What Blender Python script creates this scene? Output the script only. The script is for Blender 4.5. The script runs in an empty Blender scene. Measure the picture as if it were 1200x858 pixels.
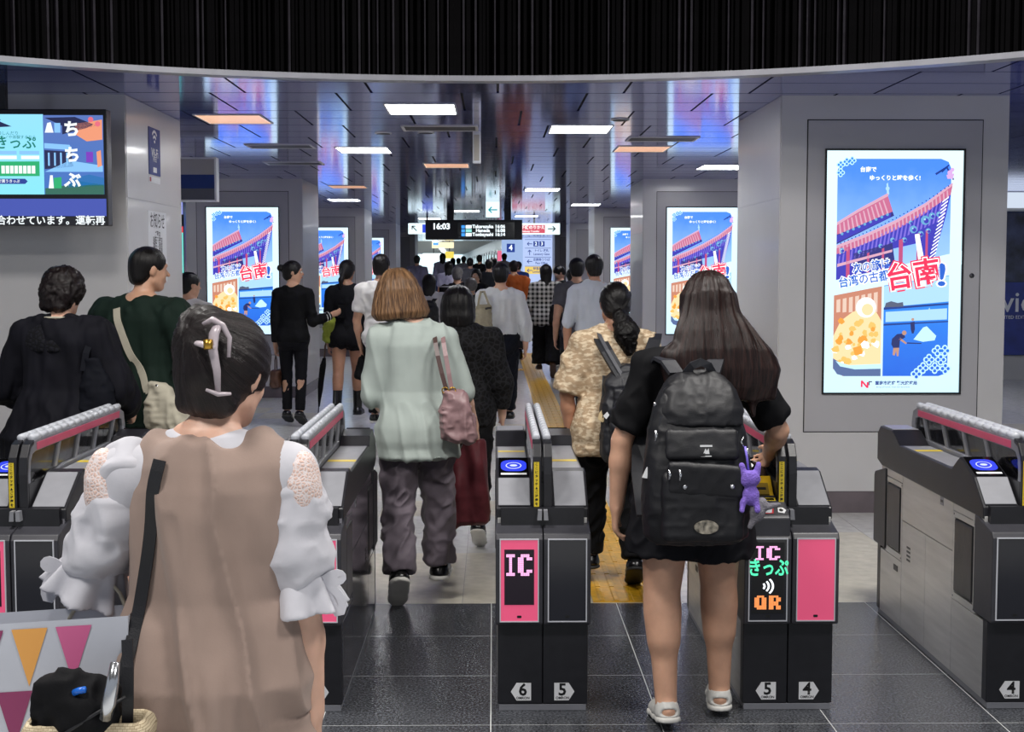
import bpy, bmesh, math, random
import numpy as np
from mathutils import Vector, Matrix, Euler
from mathutils.bvhtree import BVHTree
random.seed(7)
SC = bpy.context.scene
COL = SC.collection
# ------------------------------------------------------------------ camera
cam = bpy.data.cameras.new('camera'); camo = bpy.data.objects.new('camera', cam); COL.objects.link(camo)
cam.sensor_width = 36.0; cam.lens = 1640 / 1200 * 36; cam.clip_end = 400
camo.location = (0, 0, 1.6)
camo.rotation_euler = (math.radians(90) - math.atan(113 / 1640), 0, -math.atan(22 / 1640))
SC.camera = camo
# ------------------------------------------------------------------ light
SC.view_settings.view_transform = 'Standard'; SC.view_settings.look = 'None'
SC.view_settings.exposure = 0.12; SC.view_settings.gamma = 1.0
SC.view_settings.use_curve_mapping = False
wd = bpy.data.worlds.new('world'); SC.world = wd; wd.use_nodes = True
wd.node_tree.nodes['Background'].inputs[0].default_value = (.80, .88, 1.0, 1)
wd.node_tree.nodes['Background'].inputs[1].default_value = 0.36

def area(name, loc, size, sizey, power, col=(1, 1, 1), rot=(0, 0, 0)):
    l = bpy.data.lights.new(name, 'AREA'); l.shape = 'RECTANGLE'; l.size = size; l.size_y = sizey
    l.energy = power; l.color = col
    o = bpy.data.objects.new(name, l); COL.objects.link(o); o.location = loc; o.rotation_euler = rot
    return o
# lamps of the round hall above the gates (out of the picture, over the viewer's head)
for ax_, ay_ in ((-1.9, 1.2), (1.9, 1.2), (-1.6, 4.4), (1.8, 4.4)):
    area('hall_lamp', (ax_, ay_, 4.45), .9, .9, 122, (1.0, .97, .93))
# the recessed lamps of the passage: light sources under their diffusers are added with the fixtures
# ------------------------------------------------------------------ materials
def lin(c):
    if isinstance(c, str):
        c = c.lstrip('#'); c = [int(c[i:i + 2], 16) / 255 for i in (0, 2, 4)]
        c = [x / 12.92 if x <= .04045 else ((x + .055) / 1.055) ** 2.4 for x in c]
    return (c[0], c[1], c[2], 1.0)
MATS = {}
def M(name, col, rough=.5, metal=0., n=0., ns=8., bump=0., bs=60., emit=0., coat=0., alpha=1., stretch=(1, 1, 1), spec=.5, trans=0., ecol=None):
    if name in MATS: return MATS[name]
    m = bpy.data.materials.new(name); m.use_nodes = True; MATS[name] = m
    nt = m.node_tree; b = nt.nodes['Principled BSDF']; L = nt.links
    b.inputs['Base Color'].default_value = lin(col)
    b.inputs['Roughness'].default_value = rough; b.inputs['Metallic'].default_value = metal
    b.inputs['Coat Weight'].default_value = coat; b.inputs['Coat Roughness'].default_value = .08
    b.inputs['Alpha'].default_value = alpha
    b.inputs['Specular IOR Level'].default_value = spec
    b.inputs['Transmission Weight'].default_value = trans
    if emit:
        b.inputs['Emission Color'].default_value = lin(ecol or col); b.inputs['Emission Strength'].default_value = emit
    tc = None
    if n or bump:
        tc = nt.nodes.new('ShaderNodeTexCoord'); mp = nt.nodes.new('ShaderNodeMapping')
        mp.inputs['Scale'].default_value = stretch
        L.new(tc.outputs['Object'], mp.inputs['Vector'])
    if n:
        t = nt.nodes.new('ShaderNodeTexNoise'); t.inputs['Scale'].default_value = ns; t.inputs['Detail'].default_value = 5
        L.new(mp.outputs[0], t.inputs['Vector'])
        r = nt.nodes.new('ShaderNodeMapRange'); r.inputs['From Min'].default_value = .3; r.inputs['From Max'].default_value = .7
        r.inputs['To Min'].default_value = 1 - n; r.inputs['To Max'].default_value = 1 + n
        L.new(t.outputs['Fac'], r.inputs['Value'])
        mx = nt.nodes.new('ShaderNodeMix'); mx.data_type = 'RGBA'; mx.blend_type = 'MULTIPLY'; mx.inputs['Factor'].default_value = 1
        mx.inputs['A'].default_value = lin(col); L.new(r.outputs[0], mx.inputs['B'])
        L.new(mx.outputs['Result'], b.inputs['Base Color'])
    if bump:
        t2 = nt.nodes.new('ShaderNodeTexNoise'); t2.inputs['Scale'].default_value = bs; t2.inputs['Detail'].default_value = 4
        L.new(mp.outputs[0], t2.inputs['Vector'])
        bp = nt.nodes.new('ShaderNodeBump'); bp.inputs['Strength'].default_value = bump; bp.inputs['Distance'].default_value = .01
        L.new(t2.outputs['Fac'], bp.inputs['Height']); L.new(bp.outputs[0], b.inputs['Normal'])
    return m

def emat(name, col, s=1.0):
    """a printed / lit colour of a backlit picture"""
    m = M(name, (0.02, 0.02, 0.02), rough=.25, emit=s, ecol=col)
    if s < 5: m.cycles.emission_sampling = 'NONE'
    return m

def tag(o, label=None, cat=None, group=None, kind=None):
    if label: o['label'] = label
    if cat: o['category'] = cat
    if group: o['group'] = group
    if kind: o['kind'] = kind
    return o

def empty(name, loc=(0, 0, 0), rz=0., parent=None):
    o = bpy.data.objects.new(name, None); COL.objects.link(o); o.location = loc; o.rotation_euler = (0, 0, rz)
    o.empty_display_size = .1
    if parent: o.parent = parent
    return o

def link(name, me, parent=None, loc=(0, 0, 0), rz=0.):
    o = bpy.data.objects.new(name, me); COL.objects.link(o); o.location = loc; o.rotation_euler = (0, 0, rz)
    if parent: o.parent = parent
    return o

class MB:
    def __init__(s): s.v = []; s.f = []; s.mi = []; s.sm = []
    def add(s, vs, fs, mi=0, smooth=False):
        o = len(s.v); s.v += [tuple(p) for p in vs]
        for f in fs: s.f.append([i + o for i in f]); s.mi.append(mi); s.sm.append(smooth)
        return s
    def box(s, x0, x1, y0, y1, z0, z1, mi=0):
        x0, x1 = min(x0, x1), max(x0, x1)
        vs = [(x, y, z) for x in (x0, x1) for y in (y0, y1) for z in (z0, z1)]
        return s.add(vs, [(0, 1, 3, 2), (4, 6, 7, 5), (0, 4, 5, 1), (2, 3, 7, 6), (0, 2, 6, 4), (1, 5, 7, 3)], mi)
    def prism(s, poly, a0, a1, axis='x', mi=0):
        """polygon extruded along an axis; poly in (y,z) for x, (x,z) for y, (x,y) for z"""
        n = len(poly)
        def P(p, a):
            return {'x': (a, p[0], p[1]), 'y': (p[0], a, p[1]), 'z': (p[0], p[1], a)}[axis]
        vs = [P(p, a0) for p in poly] + [P(p, a1) for p in poly]
        fs = [list(range(n))[::-1], list(range(n, 2 * n))] + [[i, (i + 1) % n, (i + 1) % n + n, i + n] for i in range(n)]
        return s.add(vs, fs, mi)
    def ring(s, outer, inner, a0, a1, axis='x', mi=0):
        n = len(outer)
        def P(p, a):
            return {'x': (a, p[0], p[1]), 'y': (p[0], a, p[1]), 'z': (p[0], p[1], a)}[axis]
        vs = [P(p, a) for a in (a0, a1) for p in list(outer) + list(inner)]
        fs = []
        for i in range(n):
            j = (i + 1) % n
            fs += [[i, j, n + j, n + i], [2 * n + i, 3 * n + i, 3 * n + j, 2 * n + j], [i, 2 * n + i, 2 * n + j, j], [n + i, n + j, 3 * n + j, 3 * n + i]]
        return s.add(vs, fs, mi)
    def tube(s, pts, r, seg=8, mi=0, cap=True, flat=None):
        pts = [Vector(p) for p in pts]; n = len(pts); vs = []; fs = []
        rr = r if hasattr(r, '__len__') else [r] * n
        up = None
        for i, p in enumerate(pts):
            t = (pts[min(i + 1, n - 1)] - pts[max(i - 1, 0)]).normalized()
            if up is None:
                up = Vector((0, 0, 1)) if abs(t.z) < .9 else Vector((0, 1, 0))
            a = t.cross(up).normalized(); b = a.cross(t).normalized(); up = b
            for k in range(seg):
                an = 2 * math.pi * k / seg
                vs.append(p + rr[i] * (math.cos(an) * a + math.sin(an) * b * (flat or 1)))
        for i in range(n - 1):
            for k in range(seg):
                k2 = (k + 1) % seg
                fs.append([i * seg + k, i * seg + k2, (i + 1) * seg + k2, (i + 1) * seg + k])
        if cap: fs += [list(range(seg))[::-1], list(range((n - 1) * seg, n * seg))]
        return s.add(vs, fs, mi, True)
    def cyl(s, p0, p1, r, seg=16, mi=0): return s.tube([p0, p1], r, seg, mi)
    def disc(s, c, r, axis='y', seg=24, mi=0, rx=None, th=.002):
        poly = [(c[0] + (rx or r) * math.cos(2 * math.pi * k / seg), c[2] + r * math.sin(2 * math.pi * k / seg)) for k in range(seg)]
        return s.prism(poly, c[1], c[1] + th, 'y', mi)
    def ball(s, c, r, seg=12, mi=0, sc=(1, 1, 1)):
        vs = []; fs = []; ny = seg // 2 + 1
        for i in range(ny):
            th = math.pi * i / (ny - 1)
            for k in range(seg):
                ph = 2 * math.pi * k / seg
                vs.append((c[0] + r * sc[0] * math.sin(th) * math.cos(ph), c[1] + r * sc[1] * math.sin(th) * math.sin(ph), c[2] + r * sc[2] * math.cos(th)))
        for i in range(ny - 1):
            for k in range(seg):
                k2 = (k + 1) % seg
                fs.append([i * seg + k, (i + 1) * seg + k, (i + 1) * seg + k2, i * seg + k2])
        return s.add(vs, fs, mi, True)
    def mesh(s, name, mats):
        me = bpy.data.meshes.new(name); me.from_pydata(s.v, [], s.f)
        if not isinstance(mats, (list, tuple)): mats = [mats]
        for m in mats: me.materials.append(m)
        me.polygons.foreach_set('material_index', s.mi); me.polygons.foreach_set('use_smooth', s.sm)
        bm = bmesh.new(); bm.from_mesh(me); bmesh.ops.recalc_face_normals(bm, faces=bm.faces); bm.to_mesh(me); bm.free()
        me.update(); return me
    def build(s, name, mats, parent=None, bevel=0., loc=(0, 0, 0), rz=0.):
        o = link(name, s.mesh(name, mats), parent, loc, rz)
        if bevel:
            b = o.modifiers.new('bevel', 'BEVEL'); b.width = bevel; b.segments = 2; b.limit_method = 'ANGLE'; b.angle_limit = math.radians(35)
        return o

def text_mesh(s, size, align='CENTER', bold=0., ext=0.):
    c = bpy.data.curves.new('t', 'FONT'); c.body = s; c.size = size; c.align_x = align; c.align_y = 'CENTER'
    c.offset = bold; c.extrude = ext; c.resolution_u = 2
    o = bpy.data.objects.new('t', c); COL.objects.link(o)
    me = bpy.data.meshes.new_from_object(o)
    bpy.data.objects.remove(o); bpy.data.curves.remove(c)
    return me
def text(name, s, size, m, loc, parent=None, align='CENTER', bold=0., face='front', sx=1., rot=0.):
    """flat lettering standing in the x-z plane and read from -y (front), or on another face"""
    me = text_mesh(s, size, align, bold); me.materials.clear(); me.materials.append(m)
    T = Matrix.Rotation(rot, 4, 'Z')
    if sx != 1.: T = Matrix.Diagonal((sx, 1, 1, 1)) @ T
    R = Matrix.Rotation(math.pi / 2, 4, 'X')
    if face == 'right': R = Matrix.Rotation(math.pi / 2, 4, 'Z') @ R     # read from +x
    if face == 'left': R = Matrix.Rotation(-math.pi / 2, 4, 'Z') @ R
    if isinstance(face, Matrix): R = face
    me.transform(R @ T)
    for p in me.polygons: p.material_index = 0
    return link(name, me, parent, loc)
# ================================================================== STRUCTURE
CEIL = 2.72
CX, CY, CR = -0.09, 3.63, 4.76          # round opening over the gates
def rough_noise(m, lo, hi, scale, stretch=(1, 1, 1)):
    nt = m.node_tree; b = nt.nodes['Principled BSDF']
    tc = nt.nodes.new('ShaderNodeTexCoord'); mp = nt.nodes.new('ShaderNodeMapping'); mp.inputs['Scale'].default_value = stretch
    t = nt.nodes.new('ShaderNodeTexNoise'); t.inputs['Scale'].default_value = scale; t.inputs['Detail'].default_value = 6
    r = nt.nodes.new('ShaderNodeMapRange'); r.inputs['To Min'].default_value = lo; r.inputs['To Max'].default_value = hi
    r.inputs['From Min'].default_value = .3; r.inputs['From Max'].default_value = .7
    nt.links.new(tc.outputs['Object'], mp.inputs[0]); nt.links.new(mp.outputs[0], t.inputs['Vector'])
    nt.links.new(t.outputs['Fac'], r.inputs['Value']); nt.links.new(r.outputs[0], b.inputs['Roughness'])
m_granite = M('dark granite', '#44464b', rough=.24, n=1.0, ns=110, bump=.14, bs=120, spec=.5)
m_tile = M('pale floor tile', '#d0cfcc', rough=.2, n=.10, ns=14, bump=.02, bs=9)
m_tile2 = M('cream warm lit tile', '#d6d0c0', rough=.22, n=.10, ns=14, bump=.02, bs=9)  # cream rows by the gates paint in the warm light; elsewhere random tone
m_grout = M('grout', '#8b8984', rough=.8, n=.2, ns=30)
m_groutl = M('light joint', '#c9cbcb', rough=.8)
m_yel = M('tactile yellow', '#d9a520', rough=.4, n=.22, ns=20)
m_ceil = M('ceiling metal', '#7f86cf', rough=.10, metal=.84, n=.05, ns=2.5, bump=.008, bs=3.5)  # blue put into the grey metal to deepen the posters' reflections
m_dark = M('dark gap', '#0a0a0c', rough=.6)
m_fascia = M('black fascia', '#020203', rough=.8, n=.3, ns=4, spec=.1)
m_slat = M('black slat', '#050406', rough=.8, n=.35, ns=6, spec=.1)
m_slat2 = M('grey edged slat', '#2c2930', rough=.6, n=.4, ns=6, spec=.15)
m_trim = M('ring trim', '#9a9aa2', rough=.35, metal=.5, n=.1, ns=5)
m_pillar = M('pillar panel', '#cbc9ca', rough=.28, n=.04, ns=1.5, metal=.15, coat=.3)
m_pillar2 = M('pillar door panel', '#b4b2b6', rough=.30, n=.04, ns=1.5, metal=.15, coat=.2)
m_pside = M('polished pillar side', '#cfcecd', rough=.32, n=.05, ns=1.2, metal=.1, coat=.15)
m_base = M('pillar skirting', '#6f6569', rough=.2, n=.15, ns=5, metal=.3)
m_wall = M('wall paint', '#b7b6b4', rough=.45, n=.05, ns=2)
m_white = M('white enamel', '#e6e8ea', rough=.35, n=.03, ns=5)
m_black = M('black satin', '#131317', rough=.35, n=.2, ns=12)
m_black2 = M('black gloss', '#08080b', rough=.12)
m_grey = M('mid grey plastic', '#6c6d73', rough=.4, n=.06, ns=15)

# --- floor
fl = MB().box(-9, 11, -3, 6.63, -.06, -.0006).mesh('floor', m_groutl)
floor = tag(link('floor', fl), kind='structure')
fl2 = tag(link('floor', MB().box(-9, 11, 6.63, 27.0, -.06, -.002).mesh('floor', m_grout)), kind='structure')
dt = MB().box(.002, .598, .002, .598, -.03, 0).mesh('dark_tile', m_granite)
for iy in range(4):
    for ix in range(10):
        x = -2.41 + ix * .6; y = 6.63 - (iy + 1) * .6
        link('floor_tile', dt, floor, (x - .6 * 0, y, 0))
sb = MB()
for ix in range(-10, 14):
    for iy in range(-5, 7):
        x = -2.41 + ix * .6; y = 6.63 - (iy + 1) * .6
        if 0 <= ix < 10 and 0 <= iy < 4: continue
        if iy < 0: continue
        sb.box(x + .0015, x + .5985, y + .0015, y + .5985, -.03, 0)
tag(sb.build('paving', m_granite, floor), kind='stuff')
lt = [MB().box(.0015, .5985, .0015, .5985, -.03, 0).mesh('floor_tile', m) for m in (m_tile, m_tile2)]
cand = []
for iy in range(34):
    for ix in range(-16, 20):
        x = -.15 + ix * .6; y = 6.63 + iy * .6
        cand.append((x, y, iy))
vis = [(x, y, iy) for x, y, iy in cand if (x + .6) > -.36 * (y + .6) and x < .385 * (y + .6)]
inp = lambda x, y: any((px < x + .3 < px + 1.48) and (py < y + .3 < py + 1.6) for px in (-3.84, 1.864) for py in (9.1, 17.45, 25.8))
vis = [c for c in vis if not inp(c[0], c[1])]
vis.sort(key=lambda c: c[1]); near = set((c[0], c[1]) for c in vis[:290])
sb = MB()
rt = random.Random(3)
for x, y, iy in cand:
    if (x, y) in near:
        link('floor_tile', lt[1 if iy < 2 or rt.random() < .15 else 0], fl2, (x, y, -.0008 * rt.random()))
    elif -9 < x < 11:
        sb.box(x + .0015, x + .5985, y + .0015, y + .5985, -.03, 0)
tag(sb.build('paving', m_tile, fl2), kind='stuff')
# tactile guide path : tiles with four bars
tb = MB().box(.001, .299, .001, .299, -.006, .003)
for k in range(4): tb.prism([(.03 + k * .07, .003), (.06 + k * .07, .003), (.054 + k * .07, .008), (.036 + k * .07, .008)], .008, .292, 'y')
tm = tb.mesh('tactile_tile', m_yel)
path = tag(empty('tactile_path', (0, 0, 0)), 'yellow tactile guide path of ridged tiles running down the passage', 'tactile path')
for k in range(67): link('tactile_tile', tm, path, (.48, 6.64 + k * .3, .001))
for k in range(4): link('tactile_tile', tm, path, (.18 - k * .3, 22.2, .001), 0)
# ramp and platform floor beyond
tag(MB().add([(-9, 27, 0), (11, 27, 0), (11, 42, .5), (-9, 42, .5), (-9, 42, -.2), (11, 42, -.2), (11, 27, -.06), (-9, 27, -.06)],
    [(0, 1, 2, 3), (4, 5, 6, 7), (0, 3, 4, 7), (1, 6, 5, 2)]).build('floor_ramp', m_tile), kind='structure')
tag(MB().box(-9, 11, 42, 140, .2, .5).build('floor_platform', m_tile), kind='structure')

# --- ceiling of the passage
def circ_y(x):
    d = CR * CR - (x - CX) ** 2
    return CY + math.sqrt(d) if d > 0 else CY
def clip_mesh(x0, x1, y0, y1):
    xs = [x0 + (x1 - x0) * i / 8 for i in range(9)]
    fr = [(x, min(max(y0, circ_y(x) + .07), y1)) for x in xs]
    poly = fr + [(x1, y1), (x0, y1)]
    return MB().prism(poly, CEIL, CEIL + .012, 'z')
back = MB()
xs = [-9 + 20 * i / 160 for i in range(161)]
for i in range(160):
    a, b = xs[i], xs[i + 1]
    ya = circ_y(a) if abs(a - CX) < CR else 3.6; yb = circ_y(b) if abs(b - CX) < CR else 3.6
    back.add([(a, ya, CEIL + .03), (b, yb, CEIL + .03), (b, 56, CEIL + .03), (a, 56, CEIL + .03)], [(0, 1, 2, 3)])
ceiling = tag(back.build('ceiling', m_dark), kind='structure')
LIGHTS = [(-.50, 9.88, 'w'), (.694, 11.27, 'w'), (-1.21, 13.26, 'w'), (-1.93, 10.56, 'o'), (1.38, 13.1, 'o'), (-.5, 15.2, 'o'), (2.5, 15.4, 'w'),
          (.69, 19.75, 'w'), (-2.4, 22.7, 'w'), (-1.96, 19.1, 'o'), (-.5, 27, 'w'), (1.6, 24.3, 'w'), (.7, 29.5, 'w'), (-1.4, 31, 'w'), (2.6, 31.0, 'w'), (.1, 36, 'w'),
          (5.2, 12.2, 'w'), (-5.2, 12.2, 'w'), (5.6, 16.6, 'w'), (-5.2, 17.6, 'w'), (4.9, 10.1, 'w')]  # this last row: out-of-view lamps added for the light they give
CW, CD = .80, .50                      # size of one ceiling panel
pm = MB().box(.008, CW - .008, .008, CD - .008, 0, .012).mesh('ceiling_panel', m_ceil)
cpan = []
farp = MB()
rowi = 0; y = 7.0
while y < 55:
    off = (0, 0, .4, .4, .17, .17, .57, .57)[rowi % 8]
    for ix in range(-11, 12):
        x = ix * CW + off - .37
        if y + CD < min(circ_y(max(min(x, CX + CR - .01), CX - CR + .01)), circ_y(max(min(x + CW, CX + CR - .01), CX - CR + .01))) - .02 and -4.8 < x < 4.7: continue
        cpan.append((x, y))
    y += CD; rowi += 1
nobj = 0
for x, y in cpan:
    vis_ = (x + CW) > -.37 * (y + CD) and x < .40 * (y + CD)
    cut = y < 9.0 and -4.8 < x + CW / 2 < 4.7
    if vis_ and nobj < 292:
        if cut:
            if max(circ_y(x), circ_y(x + CW)) + .1 < y: link('ceiling_panel', pm, ceiling, (x, y, CEIL)); nobj += 1
            elif circ_y(x + CW / 2) + .07 < y + CD: clip_mesh(x + .008, x + CW - .008, y + .004, y + CD - .004).build('ceiling_panel', m_ceil, ceiling); nobj += 1
        else: link('ceiling_panel', pm, ceiling, (x, y, CEIL)); nobj += 1
    elif y > 8.4 or abs(x) > 4.8:
        farp.box(x + .008, x + CW - .008, y + .008, y + CD - .008, CEIL, CEIL + .012)
tag(farp.build('panelling', m_ceil, ceiling), kind='stuff')
# --- recessed ceiling lamps
m_lw = emat('lamp white', (1.0, 1.0, 1.0), 24.0)
m_lo = emat('lamp warm', (1.0, .62, .42), 1.15)
m_lfr = M('lamp rim', '#c9c9cc', rough=.4)
def ceil_lamp(x, y, kind, label):
    r = tag(empty('ceiling_lamp', (x, y, CEIL)), label, 'ceiling lamp', 'recessed lamps in the ceiling')
    w, d = .245, .31
    MB().ring([(-w, -d), (w, -d), (w, d), (-w, d)], [(-w + .012, -d + .012), (w - .012, -d + .012), (w - .012, d - .012), (-w + .012, d - .012)], -.006, .011, 'z').build('frame', m_lfr, r)
    MB().box(-w + .012, w - .012, -d + .012, d - .012, -.003, .005).build('diffuser', m_lw if kind == 'w' else m_lo, r)
    if kind == 'o':
        g = MB()
        for k in range(9): g.box(-w + .02, w - .02, -d + .05 + k * .065, -d + .056 + k * .065, -.005, -.0031)
        g.build('louvre', M('louvre', '#a06a50', rough=.5), r)
    return r
LL = ['bright white ceiling lamp nearest the dark fascia, left of centre', 'bright white ceiling lamp right of the hanging grey post', 'white ceiling lamp left of the hanging grey post',
      'pink louvred ceiling lamp nearest the left display pillar', 'pink louvred ceiling lamp in front of the right display pillar', 'pink louvred ceiling lamp beyond the hanging grey post',
      'white ceiling lamp partly behind the large right pillar', 'white ceiling lamp above the red and white sign', 'small white ceiling lamp by the third left pillar', 'thin pink ceiling lamp before the third left pillar',
      'far white ceiling lamp above the departure board', 'far white ceiling lamp by the third right pillar', 'far white ceiling lamp above the directory board', 'far white ceiling lamp behind the departure board, left side', 'far white ceiling lamp close to the fourth right pillar', 'farthest white ceiling lamp in the middle of the passage', 'unseen white ceiling lamp right of the large right pillar, added for its light', 'unseen white ceiling lamp left of the near left pillar, added for its light', 'unseen white ceiling lamp over the dark blue wall poster, added for its light', 'unseen white ceiling lamp left of the second left pillar, added for its light', 'unseen white ceiling lamp nearest the fascia at far right, added for its light']
for i, (x, y, k) in enumerate(LIGHTS):
    ceil_lamp(x, y, k, LL[i])
# vents
m_vent = M('vent dark', '#2c2b30', rough=.5)
for x, y, lab in ((-1.93, 12.85, 'dark slot vent in ceiling before the second left pillar'), (-2.1, 14.9, 'dark slot vent in ceiling just before the left display'), (1.45, 12.1, 'dark slot vent in ceiling left of the large right pillar'), (-.42, 11.2, 'grey slot vent in ceiling behind the nearest white lamp')):
    r = tag(empty('ceiling_vent', (x, y, CEIL)), lab, 'vent', 'slot vents in the ceiling')
    MB().ring([(-.3, -.2), (.3, -.2), (.3, .2), (-.3, .2)], [(-.28, -.17), (.28, -.17), (.28, .17), (-.28, .17)], -.008, .01, 'z').build('frame', m_lfr, r)
    MB().box(-.28, .28, -.17, .17, -.003, .006).build('grille', m_vent, r)
for x, y, lab in ((-.9, 11.6, 'small round ceiling speaker left of the hanging grey post'), (-.55, 11.55, 'small round ceiling speaker beside the hanging grey post'), (.95, 10.55, 'small round ceiling speaker before the right white lamp')):
    r = tag(empty('ceiling_speaker', (x, y, CEIL)), lab, 'speaker', 'round ceiling speakers')
    MB().cyl((0, 0, -.008), (0, 0, .008), .07, 20).build('rim', m_lfr, r)
    MB().cyl((0, 0, -.011), (0, 0, -.0081), .055, 20).build('grille', m_vent, r)
# no side tubes are built; the added unseen ceiling lamps light the sides
# --- round fascia with vertical slats
def arc(r, a): return (CX + r * math.sin(a), CY + r * math.cos(a))
fb = MB(); N = 120
for i in range(N):
    a0 = -1.75 + 3.5 * i / N; a1 = -1.75 + 3.5 * (i + 1) / N
    p = [arc(CR + .05, a0), arc(CR + .05, a1)]; q = [arc(CR + .1, a0), arc(CR + .1, a1)]
    fb.add([(*p[0], CEIL - .0), (*p[1], CEIL), (*p[1], 4.6), (*p[0], 4.6), (*q[0], CEIL), (*q[1], CEIL), (*q[1], 4.6), (*q[0], 4.6)], [(0, 1, 2, 3), (4, 7, 6, 5), (0, 4, 5, 1)])
fascia = tag(fb.build('wall_fascia', m_fascia), kind='structure')
sm = [MB().prism([(-w, -.02), (w, -.02), (w, .05), (-w, .05)], CEIL + .022, 4.2, 'z').mesh('slat', m) for w, m in ((.006, m_slat2), (.009, m_slat), (.006, m_slat), (.004, m_slat2), (.012, m_slat))]
rs = random.Random(11); a = -.70; k = 0
while a < .70:
    p = arc(CR, a); link('slat', sm[rs.choice((0, 1, 1, 2, 2, 3, 4, 4))], fascia, (*p, 0), -a)
    a += rs.choice((.0045, .006, .0075, .009, .006)); k += 1
    if k > 290: break
sb = MB(); a1_ = a
for a0_, a2_ in ((-1.7, -.71), (a1_, 1.7)):
    while a0_ < a2_:
        p = Vector((*arc(CR - .02, a0_), 0)); t = Vector((math.cos(a0_), -math.sin(a0_), 0)) * rs.choice((.004, .006, .009, .012)); n = Vector((math.sin(a0_), math.cos(a0_), 0)) * .07
        sb.prism([tuple(q.xy) for q in (p - t, p + t, p + t + n, p - t + n)], CEIL + .022, 4.2, 'z'); a0_ += rs.choice((.0045, .006, .0075, .009))
tag(sb.build('slat_run', m_slat, fascia), kind='stuff')
def ringseg(r0, r1, z0, z1, n=96, lim=1.75):
    mb = MB()
    for i in range(n):
        a0 = -lim + 2 * lim * i / n; a1 = -lim + 2 * lim * (i + 1) / n
        P = [arc(r0, a0), arc(r0, a1), arc(r1, a1), arc(r1, a0)]
        vs = [(*q, z) for z in (z0, z1) for q in P]
        mb.add(vs, [(3, 2, 1, 0), (4, 5, 6, 7), (0, 1, 5, 4), (2, 3, 7, 6)])
    return mb
tag(ringseg(CR - .05, CR + .03, CEIL - .012, CEIL + .02).build('trim_1', m_trim), kind='structure')
tag(ringseg(CR + .035, CR + .12, CEIL - .004, CEIL + .012).build('trim_2', m_trim), kind='structure')
tag(MB().box(-9, 11, -3, 9, 4.6, 4.65).build('ceiling_hall', m_fascia), kind='structure')
# --- walls
tag(MB().box(-6.2, -6.0, 7.5, 56, 0, CEIL).build('wall_left', m_wall), kind='structure')
tag(MB().box(3.6, 12, 20.2, 20.4, 0, CEIL).build('wall_right', m_wall), kind='structure')
tag(MB().box(3.5, 3.6, 20.2, 52, 0, CEIL).build('wall_passage_right', m_wall), kind='structure')

# --- pillars
def frame_poly(x0, x1, z0, z1): return [(x0, z0), (x1, z0), (x1, z1), (x0, z1)]
def rect_ring(mb, x0, x1, z0, z1, t, y0, y1, mi=0):
    return mb.ring(frame_poly(x0, x1, z0, z1), frame_poly(x0 + t, x1 - t, z0 + t, z1 - t), y0, y1, 'y', mi)
PW, PD = 1.476, 1.6
def pillar(xl, y, display, zf=0.):
    o = tag(MB().box(xl, xl + PW, y, y + PD, zf + .145, CEIL).build('wall_pillar', [m_pillar]), kind='structure')
    MB().box(xl + .01, xl + PW - .01, y + .01, y + PD - .01, zf, zf + .147).build('baseboard', m_base, o)
    # polished side cladding, upper and lower sheet with a fine joint
    for s in (0, 1):
        xx = xl - .004 if s == 0 else xl + PW
        MB().box(xx, xx + .004, y + .02, y + PD - .02, zf + .15, 2.06).build('side_panel', m_pside, o)
        MB().box(xx, xx + .004, y + .02, y + PD - .02, 2.066, CEIL - .005).build('side_panel', m_pside, o)
    if display:
        xc = xl + PW / 2
        b = MB(); rect_ring(b, xc - .572, xc + .572, .535, 2.568, .006, y - .0015, y - .0003)
        b.build('joint', m_dark, o)
        MB().box(xc - .565, xc + .565, y - .006, y - .0005, .542, 2.561).build('access_panel', m_pillar2, o)
        l = MB().cyl((xc + .515, y - .010, 1.56), (xc + .515, y - .005, 1.56), .016, 16).build('lock', M('lock steel', '#55555a', rough=.3, metal=.8), o)
    return o
XL, XR = -2.364 - PW, 1.864
PY = [9.1, 17.45, 25.8, 34.15, 42.5]
pillar(XL, PY[0], False)
for y in PY[1:]: pillar(XL, y, True, max(0, (y - 27) / 30))
for y in PY: pillar(XR, y, True, max(0, (y - 27) / 30))

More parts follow.
